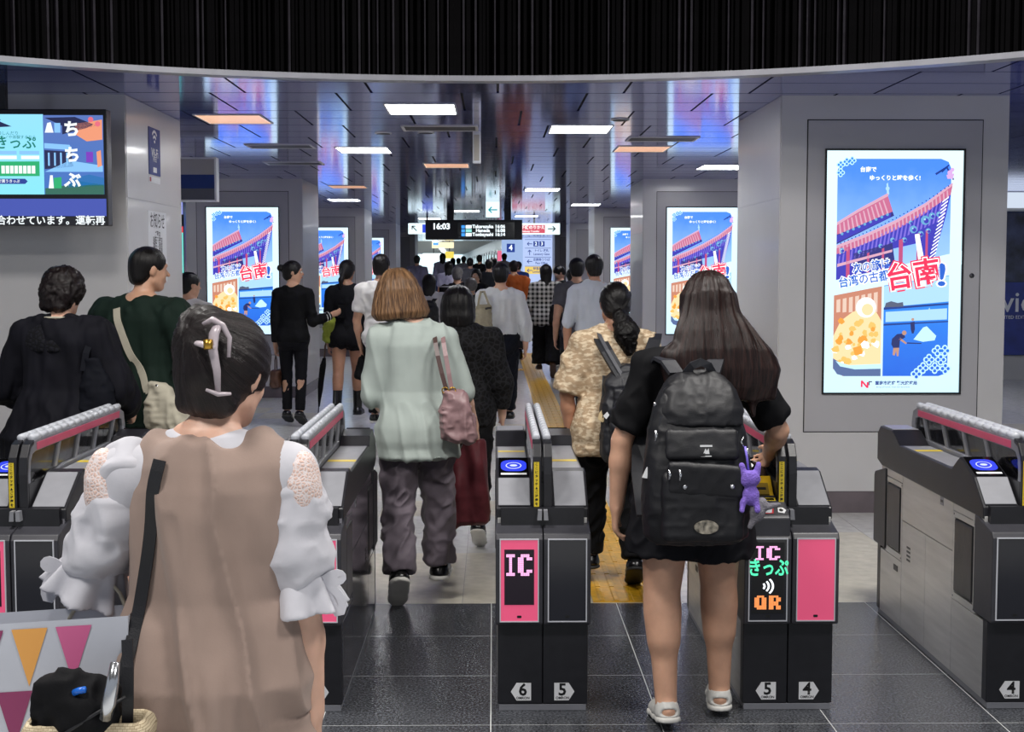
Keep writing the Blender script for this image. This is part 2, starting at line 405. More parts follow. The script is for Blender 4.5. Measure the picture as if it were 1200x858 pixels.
# ================================================================== DISPLAYS ON THE PILLARS (one artwork, shared meshes)
def PQ(x, y): return ((x - 15) / 460 * .888 - .444, (830 - y) / 805 * 1.57 - .785)   # artwork in its own flat coordinates
art = {}
def grad_mat(name, c0, c1, s, z0, z1, axis='Z'):
    m = bpy.data.materials.new(name); m.use_nodes = True; nt = m.node_tree; b = nt.nodes['Principled BSDF']
    b.inputs['Base Color'].default_value = (.02, .02, .02, 1); b.inputs['Roughness'].default_value = .25
    tc = nt.nodes.new('ShaderNodeTexCoord'); sp = nt.nodes.new('ShaderNodeSeparateXYZ'); nt.links.new(tc.outputs['Object'], sp.inputs[0])
    r = nt.nodes.new('ShaderNodeMapRange'); r.inputs['From Min'].default_value = z0; r.inputs['From Max'].default_value = z1
    t = nt.nodes.new('ShaderNodeTexNoise'); t.inputs['Scale'].default_value = 7; nt.links.new(tc.outputs['Object'], t.inputs['Vector'])
    ad = nt.nodes.new('ShaderNodeMath'); ad.operation = 'MULTIPLY_ADD'; ad.inputs[1].default_value = (z1 - z0) * .25
    nt.links.new(t.outputs['Fac'], ad.inputs[0]); nt.links.new(sp.outputs[axis], ad.inputs[2])
    nt.links.new(ad.outputs[0], r.inputs['Value'])
    mx = nt.nodes.new('ShaderNodeMix'); mx.data_type = 'RGBA'; mx.inputs['A'].default_value = (*c0, 1); mx.inputs['B'].default_value = (*c1, 1)
    nt.links.new(r.outputs[0], mx.inputs['Factor']); nt.links.new(mx.outputs['Result'], b.inputs['Emission Color'])
    b.inputs['Emission Strength'].default_value = s
    return m
ES = 1.0
pc = {
 'paper': grad_mat('poster paper', (.58, .85, 1.0), (.72, .92, 1.0), 1.15, -.8, .8),
 'sky': grad_mat('poster sky', (.42, .70, 1.2), (.07, .27, 1.2), 1.05, 0, .75),
 'water': grad_mat('poster water', (.02, .12, .75), (.03, .27, .95), 1.0, -.7, -.1),
 'white': emat('poster white', (.95, 1, 1), 1.3), 'tile': emat('poster roof tile', (.62, .16, .30), 1.0), 'tile2': emat('poster roof ridge', (.75, .42, .55), 1.0),
 'under': emat('poster eaves', (.05, .045, .50), 1.0), 'under2': emat('poster eaves light', (.22, .16, .75), 1.0), 'col': emat('poster column', (.55, .08, .22), 1.0),
 'shade': emat('poster hall', (.03, .03, .22), 1.0), 'teal': emat('poster carving', (.15, .42, .70), 1.0), 'navy': emat('poster navy', (.015, .05, .28), 1.0),
 'red': emat('poster red', (.85, .03, .10), 1.1), 'blue': emat('poster blue', (.02, .12, .60), 1.1), 'wood': emat('poster wood', (.62, .25, .16), 1.0), 'books': emat('poster books', (.85, .62, .50), 1.0),
 'ice': emat('poster ice', (1, .74, .40), 1.05), 'mango': emat('poster mango', (1, .38, .05), 1.0), 'mango2': emat('poster mango light', (1, .58, .15), 1.0), 'bowl': emat('poster bowl', (.10, .16, .35), 1.0),
 'lace': emat('poster lattice', (.55, .88, 1.0), 1.1), 'person': emat('poster figure', (.02, .03, .15), 1.0), 'skin': emat('poster figure skin', (.55, .30, .22), 1.0), 'pale': emat('poster pale', (.45, .75, 1.0), 1.0), 'grey': emat('poster grey', (.10, .12, .2), 1.0), 'pink': emat('poster pink', (.75, .45, .85), 1.0)}
def flat(names_polys):
    pass
def art_mesh(name, items):
    """items: (material key, depth layer, polygon in artwork pixels)"""
    mb = MB(); keys = []
    for key, ly, poly in items:
        if key not in keys: keys.append(key)
        pts = [PQ(*p) for p in poly]
        mb.add([(x, -.0006 * ly, z) for x, z in pts], [list(range(len(pts)))], keys.index(key))
    me = bpy.data.meshes.new(name); me.from_pydata(mb.v, [], mb.f)
    for k in keys: me.materials.append(pc[k])
    me.polygons.foreach_set('material_index', mb.mi)
    bm = bmesh.new(); bm.from_mesh(me); bmesh.ops.triangulate(bm, faces=bm.faces)
    for f in bm.faces:
        f.normal_update()
        if f.normal.y > 0: f.normal_flip()
    bm.to_mesh(me); bm.free()
    return me
def circle(x, y, r, n=14, ry=None): return [(x + r * math.cos(2 * math.pi * k / n), y + (ry or r) * math.sin(2 * math.pi * k / n)) for k in range(n)]
def lerp(a, b, t): return (a[0] + (b[0] - a[0]) * t, a[1] + (b[1] - a[1]) * t)
A_sky = [('sky', 1, [(52, 470), (435, 375), (435, 85), (425, 62), (400, 52), (85, 52), (62, 65), (52, 90)])]
rp = random.Random(5)
A_t = []
# upper roof
A_t += [('shade', 2, [(52, 300), (235, 215), (245, 240), (52, 335)]), ('tile', 3, [(52, 268), (120, 226), (222, 172), (240, 226), (60, 300), (52, 302)]), ('tile2', 4, [(52, 262), (120, 220), (222, 165), (224, 175), (120, 230), (52, 272)])]
for k in range(12): A_t.append(('tile2', 4, [lerp((60, 268), (218, 182), k / 12), lerp((64, 266), (222, 180), k / 12), lerp((68, 298), (240, 226), k / 12), lerp((62, 300), (235, 228), k / 12)]))
A_t += [('under', 3, [(52, 305), (235, 229), (232, 245), (52, 330)])]
for k in range(9): A_t.append(('teal', 4, circle(70 + k * 19, 300 - k * 8, 5, 8)))
A_t += [('pale', 2, [(219, 170), (217, 135), (222, 130), (227, 170)]), ('pale', 3, circle(221, 150, 7, 8))]
# main roof sweeping up to the right
A_t += [('tile', 5, [(52, 345), (150, 308), (250, 262), (350, 205), (440, 138), (434, 170), (350, 232), (250, 288), (150, 332), (52, 368)]),
        ('tile2', 6, [(52, 338), (150, 300), (250, 254), (350, 197), (440, 130), (440, 140), (350, 208), (250, 265), (150, 311), (52, 348)])]
for k in range(30): 
    c = lerp((60, 345), (432, 150), k / 30); c = (c[0], c[1] + 22 * math.sin(math.pi * k / 30) * .6)
    A_t.append(('tile2', 7, [(c[0], c[1]), (c[0] + 4, c[1] - 2), (c[0] + 7, c[1] + 22), (c[0] + 2, c[1] + 24)]))
    A_t.append(('navy', 7, circle(c[0] + 6, c[1] - 14 - (k > 26) * 2, 2.5, 6)))
A_t += [('under', 5, [(52, 368), (150, 332), (250, 288), (350, 232), (434, 170), (418, 245), (395, 330), (380, 392), (345, 398), (330, 330), (240, 350), (240, 420), (52, 455)]),
        ('shade', 6, [(110, 365), (240, 330), (250, 395), (110, 428)])]
for k in range(26):
    t = k / 26; p0 = lerp((60, 372), (428, 180), t); A_t.append(('under2', 6, [(p0[0], p0[1] + 3), (p0[0] + 5, p0[1]), (p0[0] + 2 - 8 * t, p0[1] + 36 + 30 * t), (p0[0] - 5 - 8 * t, p0[1] + 40 + 30 * t)]))
for k in range(16):
    t = k / 16; p0 = lerp((430, 175), (385, 385), t); A_t.append(('white', 7, [(p0[0] - 2, p0[1]), (p0[0] - 24, p0[1] + 18), (p0[0] - 24, p0[1] + 22), (p0[0] - 3, p0[1] + 6)]))
for x, y, r in ((350, 255, 16), (372, 240, 11), (310, 285, 13), (335, 300, 10), (280, 320, 9), (70, 355, 9), (130, 360, 7), (200, 340, 7), (395, 235, 9), (360, 290, 9), (300, 262, 7), (240, 320, 8)):
    A_t += [('teal', 7, circle(x, y, r, 9)), ('under', 8, circle(x + 3, y + 2, r * .55, 8)), ('pale', 9, circle(x - 2, y - 3, r * .22, 6))]
for x, w, y0, y1 in ((85, 12, 345, 450), (155, 8, 365, 432), (205, 8, 350, 420), (262, 14, 320, 420), (322, 12, 300, 395), (352, 8, 290, 392)):
    A_t += [('col', 7, [(x, y0), (x + w, y0 - 4), (x + w, y1), (x, y1)])]
A_t += [('white', 8, [(315, 302), (330, 300), (350, 392), (330, 395)]), ('tile2', 7, [(55, 400), (240, 352), (240, 360), (55, 410)])]
# white diagonal ribbon
A_r = [('paper', 10, [(15, 462), (475, 357), (475, 402), (440, 436), (215, 470), (15, 500)])]
# shaved ice picture
A_i = [('wood', 2, [(46, 505), (208, 474), (208, 775), (80, 775), (46, 750)])]
for k in range(7): A_i.append(('books', 3, [(55 + k * 21, 520 - k * 4), (68 + k * 21, 517 - k * 4), (68 + k * 21, 560), (55 + k * 21, 562)]))
A_i += [('ice', 4, [(46, 640), (70, 590), (110, 560), (150, 548), (190, 560), (208, 590), (208, 745), (130, 752), (46, 720)]), ('white', 6, circle(155, 545, 34, 18)), ('ice', 7, circle(160, 552, 20, 14))]
for k in range(46):
    x = rp.uniform(52, 202); y = rp.uniform(590, 735); r = rp.uniform(7, 17)
    A_i.append((rp.choice(('mango', 'mango2', 'mango2', 'ice', 'white')), 5 + k % 3, [(x + r * rp.uniform(.6, 1.1) * math.cos(a), y + r * rp.uniform(.6, 1.0) * math.sin(a)) for a in (.3, 1.3, 2.4, 3.3, 4.4, 5.4)]))
A_i += [('mango', 8, [(112, 680), (140, 672), (146, 700), (120, 706)]), ('bowl', 9, [(46, 715), (90, 742), (150, 752), (208, 748), (208, 775), (85, 775), (60, 768), (46, 748)]), ('lace', 10, [(55, 724), (100, 738), (208, 734), (208, 750), (120, 752), (70, 742)])]
# salt field picture
A_w = [('water', 2, [(215, 472), (435, 438), (435, 750), (425, 768), (405, 775), (215, 775)]), ('pale', 3, [(215, 474), (435, 440), (435, 525), (215, 545)]), ('navy', 4, [(215, 545), (435, 530), (435, 536), (215, 553)]),
       ('navy', 4, [(215, 600), (435, 590), (435, 594), (215, 606)]), ('grey', 5, [(218, 545), (222, 530), (240, 524), (262, 530), (280, 527), (282, 542)]), ('pale', 4, [(222, 560), (430, 548), (430, 585), (222, 594)]),
       ('lace', 5, [(318, 652), (350, 612), (362, 608), (395, 640), (390, 655), (350, 660)]), ('pale', 5, [(356, 575), (370, 545), (380, 572)])]
A_w += [('person', 6, [(245, 650), (262, 634), (284, 632), (290, 645), (272, 655), (270, 680), (250, 682), (243, 668)]), ('skin', 7, circle(286, 630, 8, 9)), ('skin', 6, [(250, 680), (270, 680), (268, 708), (262, 708), (260, 690), (255, 706), (248, 704)]), ('skin', 6, [(272, 645), (296, 664), (292, 668), (268, 652)]),
        ('person', 6, [(306, 595), (320, 592), (322, 618), (318, 632), (312, 632), (308, 618)]), ('skin', 7, circle(314, 585, 5, 8)), ('person', 6, [(296, 662), (345, 664), (345, 667), (296, 666)])]
def quatre(cx, cy, r, ly):
    out = []
    for dx, dy in ((0, -1), (1, 0), (0, 1), (-1, 0)):
        out += [('lace', ly, circle(cx + dx * r * .55, cy + dy * r * .55, r * .5, 10)), ('water', ly + 1, circle(cx + dx * r * .5, cy + dy * r * .5, r * .3, 8))]
    return out
for cx, cy in ((372, 720), (412, 720), (392, 748), (352, 748), (425, 690), (428, 750), (400, 690), (330, 768)): A_w += quatre(cx, cy, 19, 6)
A_o = []
for cx, cy in ((62, 72), (82, 62), (62, 98), (100, 58)): A_o += quatre(cx, cy, 14, 4)
A_b = [('navy', 3, [(400, 92), (425, 70), (428, 74), (404, 98)]), ('pink', 4, circle(430, 98, 9, 8)), ('pink', 4, circle(438, 88, 7, 8)), ('navy', 3, [(380, 100), (420, 75), (445, 120), (440, 122), (418, 84), (384, 106)]), ('pink', 4, [(418, 105), (445, 100), (440, 118), (422, 118)])]
A_l = [('red', 3, [(142, 812), (142, 790), (148, 790), (162, 806), (162, 795), (168, 795), (168, 815), (162, 815), (148, 799), (148, 812)]), ('grey', 4, [(168, 792), (180, 792), (180, 796), (172, 796), (172, 806), (168, 806)])]
parts_art = [('sky_picture', A_sky), ('temple_picture', A_t), ('ribbon', A_r), ('dessert_picture', A_i), ('salt_field_picture', A_w), ('ornament', A_o), ('blossom_branch', A_b), ('logo', A_l)]
art_m = [(n, art_mesh(n, it)) for n, it in parts_art]
def ptext(s, size, key, x, y, ly, bold=0., rot=0., sx=1.):
    me = text_mesh(s, size, 'CENTER', bold); me.materials.clear(); me.materials.append(pc[key])
    X, Z = PQ(x, y); me.transform(Matrix.Translation((X, -.0006 * ly, Z)) @ Matrix.Rotation(math.pi / 2, 4, 'X') @ Matrix.Rotation(rot, 4, 'Z') @ Matrix.Diagonal((sx, 1, 1, 1)))
    return ('lettering', me)
rt_ = .16
for s, sz, key, x, y, ly, bd, sx in (('次の旅は', .070, 'white', 170, 408, 12, .006, .9), ('次の旅は', .070, 'blue', 170, 408, 13, .0012, .9), ('台湾の古都', .074, 'white', 145, 452, 12, .006, .9), ('台湾の古都', .074, 'blue', 145, 452, 13, .0014, .9),
        ('台南', .185, 'red', 312, 440, 14, .018, .98), ('台南', .185, 'white', 312, 440, 15, .010, .98), ('台南', .185, 'red', 312, 440, 16, .004, .98), ('!', .20, 'white', 408, 440, 14, .012, 1.5), ('!', .20, 'blue', 408, 440, 15, .005, 1.5),
        ('台南で', .036, 'white', 155, 88, 6, .001, 1), ('ゆっくりと時を歩く!', .036, 'white', 245, 116, 6, .001, 1), ('臺南市政府 觀光旅遊局', .027, 'navy', 262, 799, 4, .0008, 1), ('Bureau of Tourism, Tainan City Government', .012, 'navy', 252, 812, 4, 0, 1)):
    art_m.append(ptext(s, sz, key, x, y, ly, bd, rt_ if sz in (.070, .074, .185, .20) and sz != .20 else 0., sx))
paper_m = MB().box(-.444, .444, -.0002, .004, -.785, .785).mesh('screen', pc['paper'])
bez_m = rect_ring(MB(), -.456, .456, -.797, .797, .012, -.012, .006).mesh('bezel', m_black2)
def display(x, y, label, zf=0.):
    r = tag(empty('advertising_display', (x, y - .0075, 1.583)), label, 'display', 'advertising displays on the pillars')
    link('bezel', bez_m, r); s = link('screen', paper_m, r)
    for n, me in art_m: link(n, me, s)
    return r
display(XR + PW / 2, PY[0], 'large lit travel poster display on the big right pillar')
display(XR + PW / 2, PY[1], 'lit travel poster display on second right pillar, behind the long-haired woman')
display(XR + PW / 2, PY[2], 'narrow glimpse of poster display on third right pillar, behind the pale-shirted man')
display(XL + PW / 2, PY[1], 'lit travel poster display on left pillar behind the woman in black suit')
display(XL + PW / 2, PY[2], 'lit travel poster display partly hidden behind the black-suited woman and pillar')
display(XL + PW / 2, PY[3], 'far sliver of poster display on the fourth left pillar')
# ================================================================== TICKET GATES
m_steel = M('brushed steel', '#c9c7c4', rough=.34, metal=.55, n=.10, ns=3, stretch=(1, 1, 12), bump=.02, bs=40)
m_dsteel = M('dark glossy side', '#74727a', rough=.10, metal=.85, n=.12, ns=3)
m_gblack = M('gate black', '#1b1b20', rough=.38, n=.2, ns=20, bump=.04, bs=220)
m_gchar = M('gate charcoal', '#34343a', rough=.42, n=.12, ns=20, bump=.05, bs=260)
m_gpad = M('gate grey pad', '#84858b', rough=.42, n=.08, ns=14, bump=.03, bs=160)
m_rail = M('rail light grey', '#b9bcc4', rough=.32, n=.08, ns=12)
m_railf = M('rail frame', '#8a8b92', rough=.35, n=.06, ns=12, metal=.3)
m_pane = M('smoked pane', '#101014', rough=.08, alpha=.72)
m_pinks = M('pink strip', '#cf4f70', rough=.4, n=.06, ns=12)
m_pinkp = M('pink display panel', '#e0557c', rough=.3, emit=.32, ecol='#e0557c')
m_screen = M('dark display', '#23242b', rough=.14)
m_outline = M('display outline', '#c4c6ce', rough=.35)
m_yl = M('sticker yellow', '#d9bf2a', rough=.45)
m_ybez = M('ticket slot yellow', '#cfa51d', rough=.38, n=.08, ns=20)
m_flap = M('flap vinyl', '#17161a', rough=.32, n=.2, ns=12, bump=.12, bs=12)
m_plate = M('number plate white', '#dfe0e3', rough=.4, n=.03, ns=20)
m_ink = M('black ink', '#0b0b0d', rough=.5)
m_ledp = emat('led pink', (1.0, .42, .75), 1.6); m_ledw = emat('led white', (.9, .95, 1.0), 1.5); m_ledg = emat('led green', (.08, .9, .45), 1.2); m_ledo = emat('led orange', (1.0, .30, .08), 1.4)
m_blue = emat('reader blue', (.02, .05, .85), 1.0); m_bluew = emat('reader white', (.8, .88, 1), .9)
BM = {'I': ['111', '010', '010', '010', '010', '010', '111'], 'C': ['01110', '11011', '11000', '11000', '11000', '11011', '01110'],
      'Q': ['01110', '11011', '11011', '11011', '11011', '11111', '01111'], 'R': ['11110', '11011', '11011', '11110', '11110', '11011', '11011']}
def led(name, s, x, z, px, pz, m, y, parent):
    mb = MB(); cx = x
    for ch in s:
        rows = BM[ch]
        for j, r in enumerate(rows):
            for i, b in enumerate(r):
                if b == '1':
                    for sx_ in (0, .5):
                        for sz_ in (0, .5):
                            a = cx + (i + sx_) * px; c = z - (j + sz_) * pz
                            mb.add([(a, y, c), (a + px * .42, y, c), (a + px * .42, y, c - pz * .42), (a, y, c - pz * .42)], [(0, 1, 2, 3)])
        cx += (len(rows[0]) + 1) * px
    return mb.build(name, m, parent)
def hexplate(r, x, num, left):
    z = .072; w = .034; h = .032
    sgn = -1 if left else 1
    pts = [(x - sgn * w, z - h), (x + sgn * w * .55, z - h), (x + sgn * w * 1.15, z), (x + sgn * w * .55, z + h), (x - sgn * w, z + h)]
    o = MB().prism(pts, -.004, -.0005, 'y').build('number_plate', m_plate, r)
    text('lettering', str(num), .062, m_ink, (x - sgn * .004, -.0046, z + .006), o, bold=.0015)
    text('lettering', 'OMRON', .013, m_ink, (x - sgn * .004, -.0046, z - .023), o, bold=.0003)
def rr(x0, x1, z0, z1, r, n=4):
    pts = []
    for cx, cz, a0 in ((x1 - r, z0 + r, -90), (x1 - r, z1 - r, 0), (x0 + r, z1 - r, 90), (x0 + r, z0 + r, 180)):
        for k in range(n + 1):
            a = math.radians(a0 + 90 * k / n); pts.append((cx + r * math.cos(a), cz + r * math.sin(a)))
    return pts
def slope_plate(x0, x1, p0, p1, t, m, name, parent, bevel=.003):
    d = Vector((p1[0] - p0[0], p1[1] - p0[1])).normalized(); n = (-d.y, d.x)
    poly = [p0, p1, (p1[0] + n[0] * t, p1[1] + n[1] * t), (p0[0] + n[0] * t, p0[1] + n[1] * t)]
    return MB().prism(poly, x0, x1, 'x').build(name, m, parent, bevel)
def gate(cx, label, left, right, numL, numR, side_m, qr=False):
    r = tag(empty('ticket_gate', (cx, 4.985, 0)), label, 'ticket gate', 'row of automatic ticket gates')
    MB().box(-.158, .158, .003, 1.455, 0, .024).build('plinth', m_railf, r, .002)
    MB().box(-.150, .150, .03, 1.44, .02, .74).build('core', m_gblack, r)
    for s in (-1, 1):
        a, b = s * .0015, s * .163
        MB().box(a, b, 0, .05, .026, .33).build('base_panel', m_gblack, r, .003)
        MB().box(a, b, 1.41, 1.46, .026, .33).build('base_panel', m_gblack, r, .003)
        # steel side plates with joints
        xo, xi = s * .163, s * .151
        for (y0, y1, z0, z1) in ((.052, .40, .026, .315), (.404, .74, .026, .50), (.744, 1.075, .026, .50), (1.079, 1.408, .026, .315), (.404, 1.075, .504, .77), (.052, .40, .665, .70), (1.079, 1.408, .665, .735)):
            MB().box(xo, xi, y0, y1, z0, z1).build('side_panel', side_m, r, .0015)
        for ya, yb in ((.145, .40), (1.079, 1.33)):
            rf = MB(); o = frame_poly(ya, yb, .318, .662); i = frame_poly(ya + .02, yb - .02, .345, .64)
            rf.ring(o, i, xo, xi, 'x'); fr = rf.build('flap_frame', side_m, r, .001)
            MB().box(xi - s * .001, s * .167, ya + .024, yb - .024, .352, .636).build('flap', m_flap, fr, .006)
            for yy in (ya + .01, yb - .01):
                for zz in (.33, .652): MB().cyl((xo - s * .001, yy, zz), (xo + s * .001, yy, zz), .004, 8).build('screw', m_gchar, fr)
        # details on the flank: lock, card slot, vents
        MB().box(xo, xo + s * .0015, .52, .56, .66, .72).build('lock_plate', m_railf, r); MB().box(xo + s * .0016, xo + s * .003, .528, .552, .672, .682).build('lock_slot', m_gblack, r)
        for k in range(4): MB().box(xo, xo + s * .001, .95, 1.0, .34 + k * .018, .349 + k * .018).build('vent_slot', m_gblack, r)
        MB().box(xo, xo + s * .002, 1.13, 1.19, .26, .285).build('label_slot', m_gblack, r)
        # front and rear housings
        for rev in (0, 1):
            prof = [(-.045, .328), (-.052, .335), (-.055, .640), (-.042, .660), (.115, .695), (.142, .695), (.142, .335), (.135, .328)]
            if rev: prof = [(1.46 - p[0], p[1]) for p in prof]
            MB().prism(prof, s * .0015, s * .170, 'x').build('housing', m_gchar if rev == 0 else m_gblack, r, .005)
        # display of this half
        xc = s * .086
        kind = left if s < 0 else right
        d = rect_ring(MB(), xc - .070, xc + .070, .342, .643, .004, -.059, -.0535).build('display', m_outline, r)
        MB().box(xc - .066, xc + .066, -.0572, -.0535, .346, .639).build('panel', m_pinkp if kind in ('pink', 'ic') else m_screen, d)
        if kind == 'ic':
            MB().box(xc - .053, xc + .053, -.0586, -.0573, .405, .605).build('led_screen', M('led field', '#1d1220', rough=.3), d)
            led('led_lettering', 'IC', xc - .046, .588, .0103, .0112, m_ledp, -.0592, d)
        if kind == 'multi':
            MB().box(xc - .058, xc + .058, -.0586, -.0573, .372, .628).build('led_screen', M('led field dark', '#0c0c10', rough=.3), d)
            led('led_lettering', 'IC', xc - .046, .615, .0098, .0072, m_ledp, -.0592, d)
            text('led_lettering', 'きっぷ', .068, m_ledg, (xc, -.0592, .533), d, bold=.0016, sx=.72)
            wv = MB()
            for q in range(3):
                a0 = .017 + q * .012
                pts = [(xc - .03 + a0 * math.cos(t) * 1.25, .470 + a0 * math.sin(t)) for t in [math.radians(-42 + 12 * k) for k in range(8)]]
                pin = [(xc - .03 + (a0 - .006) * math.cos(t) * 1.25, .470 + (a0 - .006) * math.sin(t)) for t in [math.radians(-42 + 12 * k) for k in range(8)]]
                for k in range(7): wv.add([(pts[k][0], -.0592, pts[k][1]), (pts[k + 1][0], -.0592, pts[k + 1][1]), (pin[k + 1][0], -.0592, pin[k + 1][1]), (pin[k][0], -.0592, pin[k][1])], [(0, 1, 2, 3)])
            wv.build('led_waves', m_ledw, d)
            led('led_lettering', 'QR', xc - .048, .436, .0086, .0072, m_ledo, -.0592, d)
        MB().prism(rr(xc - .008, xc + .008, .357, .366, .003), -.0578, -.0571, 'y').build('sensor', m_ink, d)
        hexplate(r, s * .076, numL if s < 0 else numR, s < 0)
    # upper heads
    hl = [(.055, .690), (.055, .733), (.165, .828), (.325, .884), (.355, .868), (.42, .826), (1.12, .826), (1.24, .880), (1.43, .880), (1.475, .845), (1.475, .72), (1.40, .70)]
    hr = [(.055, .690), (.055, .733), (.245, .842), (.30, .848), (.35, .828), (1.12, .828), (1.17, .868), (1.30, .884), (1.43, .826), (1.475, .78), (1.475, .72), (1.40, .70)]
    H1 = MB().prism(hl, -.168, -.036, 'x').build('head', m_gblack, r, .005)
    H2 = MB().prism(hr, .036, .168, 'x').build('head', m_gblack, r, .005)
    MB().box(-.0358, .0358, .06, 1.44, .70, .826).build('spine', m_gblack, r)
    if not qr:
        slope_plate(-.160, -.044, (.062, .741), (.162, .827), .006, m_gpad, 'pad', H1)
    else:
        # yellow ticket slot bezel in place of the pad
        yb = slope_plate(-.163, -.040, (.060, .738), (.165, .828), .012, m_ybez, 'ticket_slot', H1)
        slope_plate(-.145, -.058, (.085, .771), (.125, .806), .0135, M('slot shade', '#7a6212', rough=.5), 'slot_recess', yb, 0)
        slope_plate(-.135, -.068, (.100, .785), (.108, .792), .0145, m_ink, 'slot_mouth', yb, 0)
    slope_plate(.044, .160, (.062, .739), (.240, .840), .006, m_gpad, 'pad', H2)
    # reader
    rd = slope_plate(-.158, -.046, (.172, .8305), (.318, .8815), .004, m_black2, 'card_reader', H1)
    def on_reader(poly, t, m, name):
        d = Vector((.318 - .172, .8815 - .8305)).normalized(); n = Vector((-d.y, d.x))
        vs = [(x, .172 + d.x * q + n.x * t, .8305 + d.y * q + n.y * t) for x, q in poly]
        return MB().add(vs, [list(range(len(vs)))]).build(name, m, rd)
    el = lambda cx_, cq, rx, rq, n=24: [(cx_ + rx * math.cos(2 * math.pi * k / n), cq + rq * math.sin(2 * math.pi * k / n)) for k in range(n)]
    if qr:
        on_reader(el(-.102, .085, .045, .05), .0046, M('reader ring', '#c9cbd0', rough=.4), 'touch_mark'); on_reader(el(-.102, .085, .038, .043), .0050, m_black2, 'touch_mark'); on_reader(el(-.102, .085, .016, .02), .0053, m_plate, 'touch_mark')
    else:
        on_reader([(x, q) for x, q in rr(-.150, -.054, .040, .130, .03)], .0046, m_blue, 'touch_mark'); on_reader(el(-.102, .085, .030, .026), .0050, m_bluew, 'touch_mark'); on_reader(el(-.102, .085, .026, .022), .0053, m_blue, 'touch_mark'); on_reader(el(-.102, .085, .014, .009), .0056, m_bluew, 'touch_mark')
        on_reader([(-.150, .012), (-.054, .012), (-.054, .026), (-.150, .026)], .0046, m_plate, 'reader_label')
    rd2 = MB().prism([(1.305, .8835), (1.425, .830), (1.427, .834), (1.307, .8875)], .05, .155, 'x').build('card_reader', m_black2, H2)
    # deck: pale lids and yellow stripes
    MB().box(-.160, -.044, 1.25, 1.42, .880, .884).build('lid', m_railf, H1, .002)
    MB().box(-.160, -.044, .46, 1.08, .826, .829).build('lid', m_gpad, H1, .002)
    MB().box(.044, .160, .36, 1.10, .828, .831).build('lid', m_gpad, H2, .002)
    for yy in (.36, .60): MB().box(.046, .158, yy, yy + .05, .8312, .8322).build('yellow_strip', m_yl, H2)
    MB().box(-.158, -.046, .90, .94, .8292, .8302).build('yellow_strip', m_yl, H1)
    # the two guard fins with smoked panes and segmented bumper tube
    for s in (-1, 1):
        x0, x1 = s * .006, s * .033
        outer = [(.050, .70), (.046, .86), (.054, .92), (.085, .962), (.13, .975), (1.32, .975), (1.38, .955), (1.40, .90), (1.40, .815), (.9, .815), (.5, .815), (.14, .78)]
        inner = [(.090, .74), (.088, .86), (.095, .905), (.118, .928), (.15, .934), (1.30, .934), (1.34, .925), (1.352, .895), (1.352, .845), (.9, .845), (.5, .845), (.15, .80)]
        fin = MB().ring(outer, inner, x0, x1, 'x').build('guard_fin', m_railf if s > 0 else m_railf, r, .003)
        MB().prism([(p[0], p[1]) for p in inner], s * .016, s * .022, 'x').build('pane', m_pane, fin)
        for k in range(4):
            yy = .38 + k * .26
            MB().prism([(yy, .845), (yy + .03, .845), (yy + .09, .936), (yy + .06, .936)], s * .010, s * .029, 'x').build('strut', m_railf, fin)
        MB().box(s * .0335, s * .0355, .16, 1.30, .938, .966).build('pink_strip', m_pinks, fin, .001)
        # dark front band following the nose
        band_o = [(.0455, .705), (.0415, .86), (.050, .923), (.083, .966), (.13, .9795)]; band_i = [(.062, .705), (.058, .86), (.066, .914), (.092, .950), (.13, .962)]
        MB().prism(band_o + band_i[::-1], s * .004, s * .035, 'x').build('nose_band', m_gblack, fin, .003)
        for k in range(14):
            ya = .14 + k * .0855
            MB().tube([(s * .0195, ya, .981), (s * .0195, ya + .004, .983), (s * .0195, ya + .078, .983), (s * .0195, ya + .082, .981)], [.0115, .0145, .0145, .0115], 10).build('bumper_segment', m_rail, fin)
        if s < 0:
            st = MB().box(-.031, -.012, .0405, .0412, .742, .905).build('sticker', m_yl, fin)
            for k in range(11): 
                zz = .752 + k * .0145
                if k == 4: MB().prism([(-.026, zz - .004), (-.017, zz - .004), (-.0215, zz + .006)], .0398, .0404, 'y').build('mark', m_ink, st); continue
                text('mark', 'ここにタッチ・ご注意'[10 - k] if 10 - k < 10 else 'を', .0115, m_ink, (-.0215, .0400, zz), st, bold=.0004)
    # pale seams between the halves below the nose
    for s in (-1, 1): MB().prism([(.012 * s - .008, .699), (.012 * s + .008, .699), (.010 * s + .007, .735), (.010 * s - .007, .735)], .0, .05, 'y').build('seam_cover', m_gpad, r)
    if qr:
        prof = [(-.050, .645), (-.050, .715), (-.040, .722), (.080, .775), (.110, .770), (.125, .70), (.125, .66)]
        q = MB().prism(prof, -.170, -.006, 'x').build('code_reader', m_gchar, r, .006)
        d = Vector((.12, .053)).normalized(); n = Vector((-d.y, d.x))
        def onq(poly, t, m, name):
            vs = [(x, -.040 + d.x * w + n.x * t, .722 + d.y * w + n.y * t) for x, w in poly]
            return MB().add(vs, [list(range(len(vs)))]).build(name, m, q)
        onq([(-.118, .012), (-.064, .012), (-.052, .072), (-.100, .072)], .0008, M('code frame red', '#b8222c', rough=.4), 'window_frame')
        onq([(-.113, .016), (-.069, .016), (-.058, .068), (-.097, .068)], .0014, M('code glass', '#c8ccd2', rough=.12), 'window')
        Rq = Matrix.Rotation(math.atan2(d.y, d.x), 4, 'X')
        text('lettering', 'QR', .034, m_plate, (-.137, -.040 + d.x * .075 + n.x * .001, .722 + d.y * .075 + n.y * .001), q, bold=.0006, face=Rq)
        onq([(-.046, .020), (-.024, .014), (-.014, .034), (-.024, .050), (-.042, .050)], .0008, m_plate, 'pictogram')
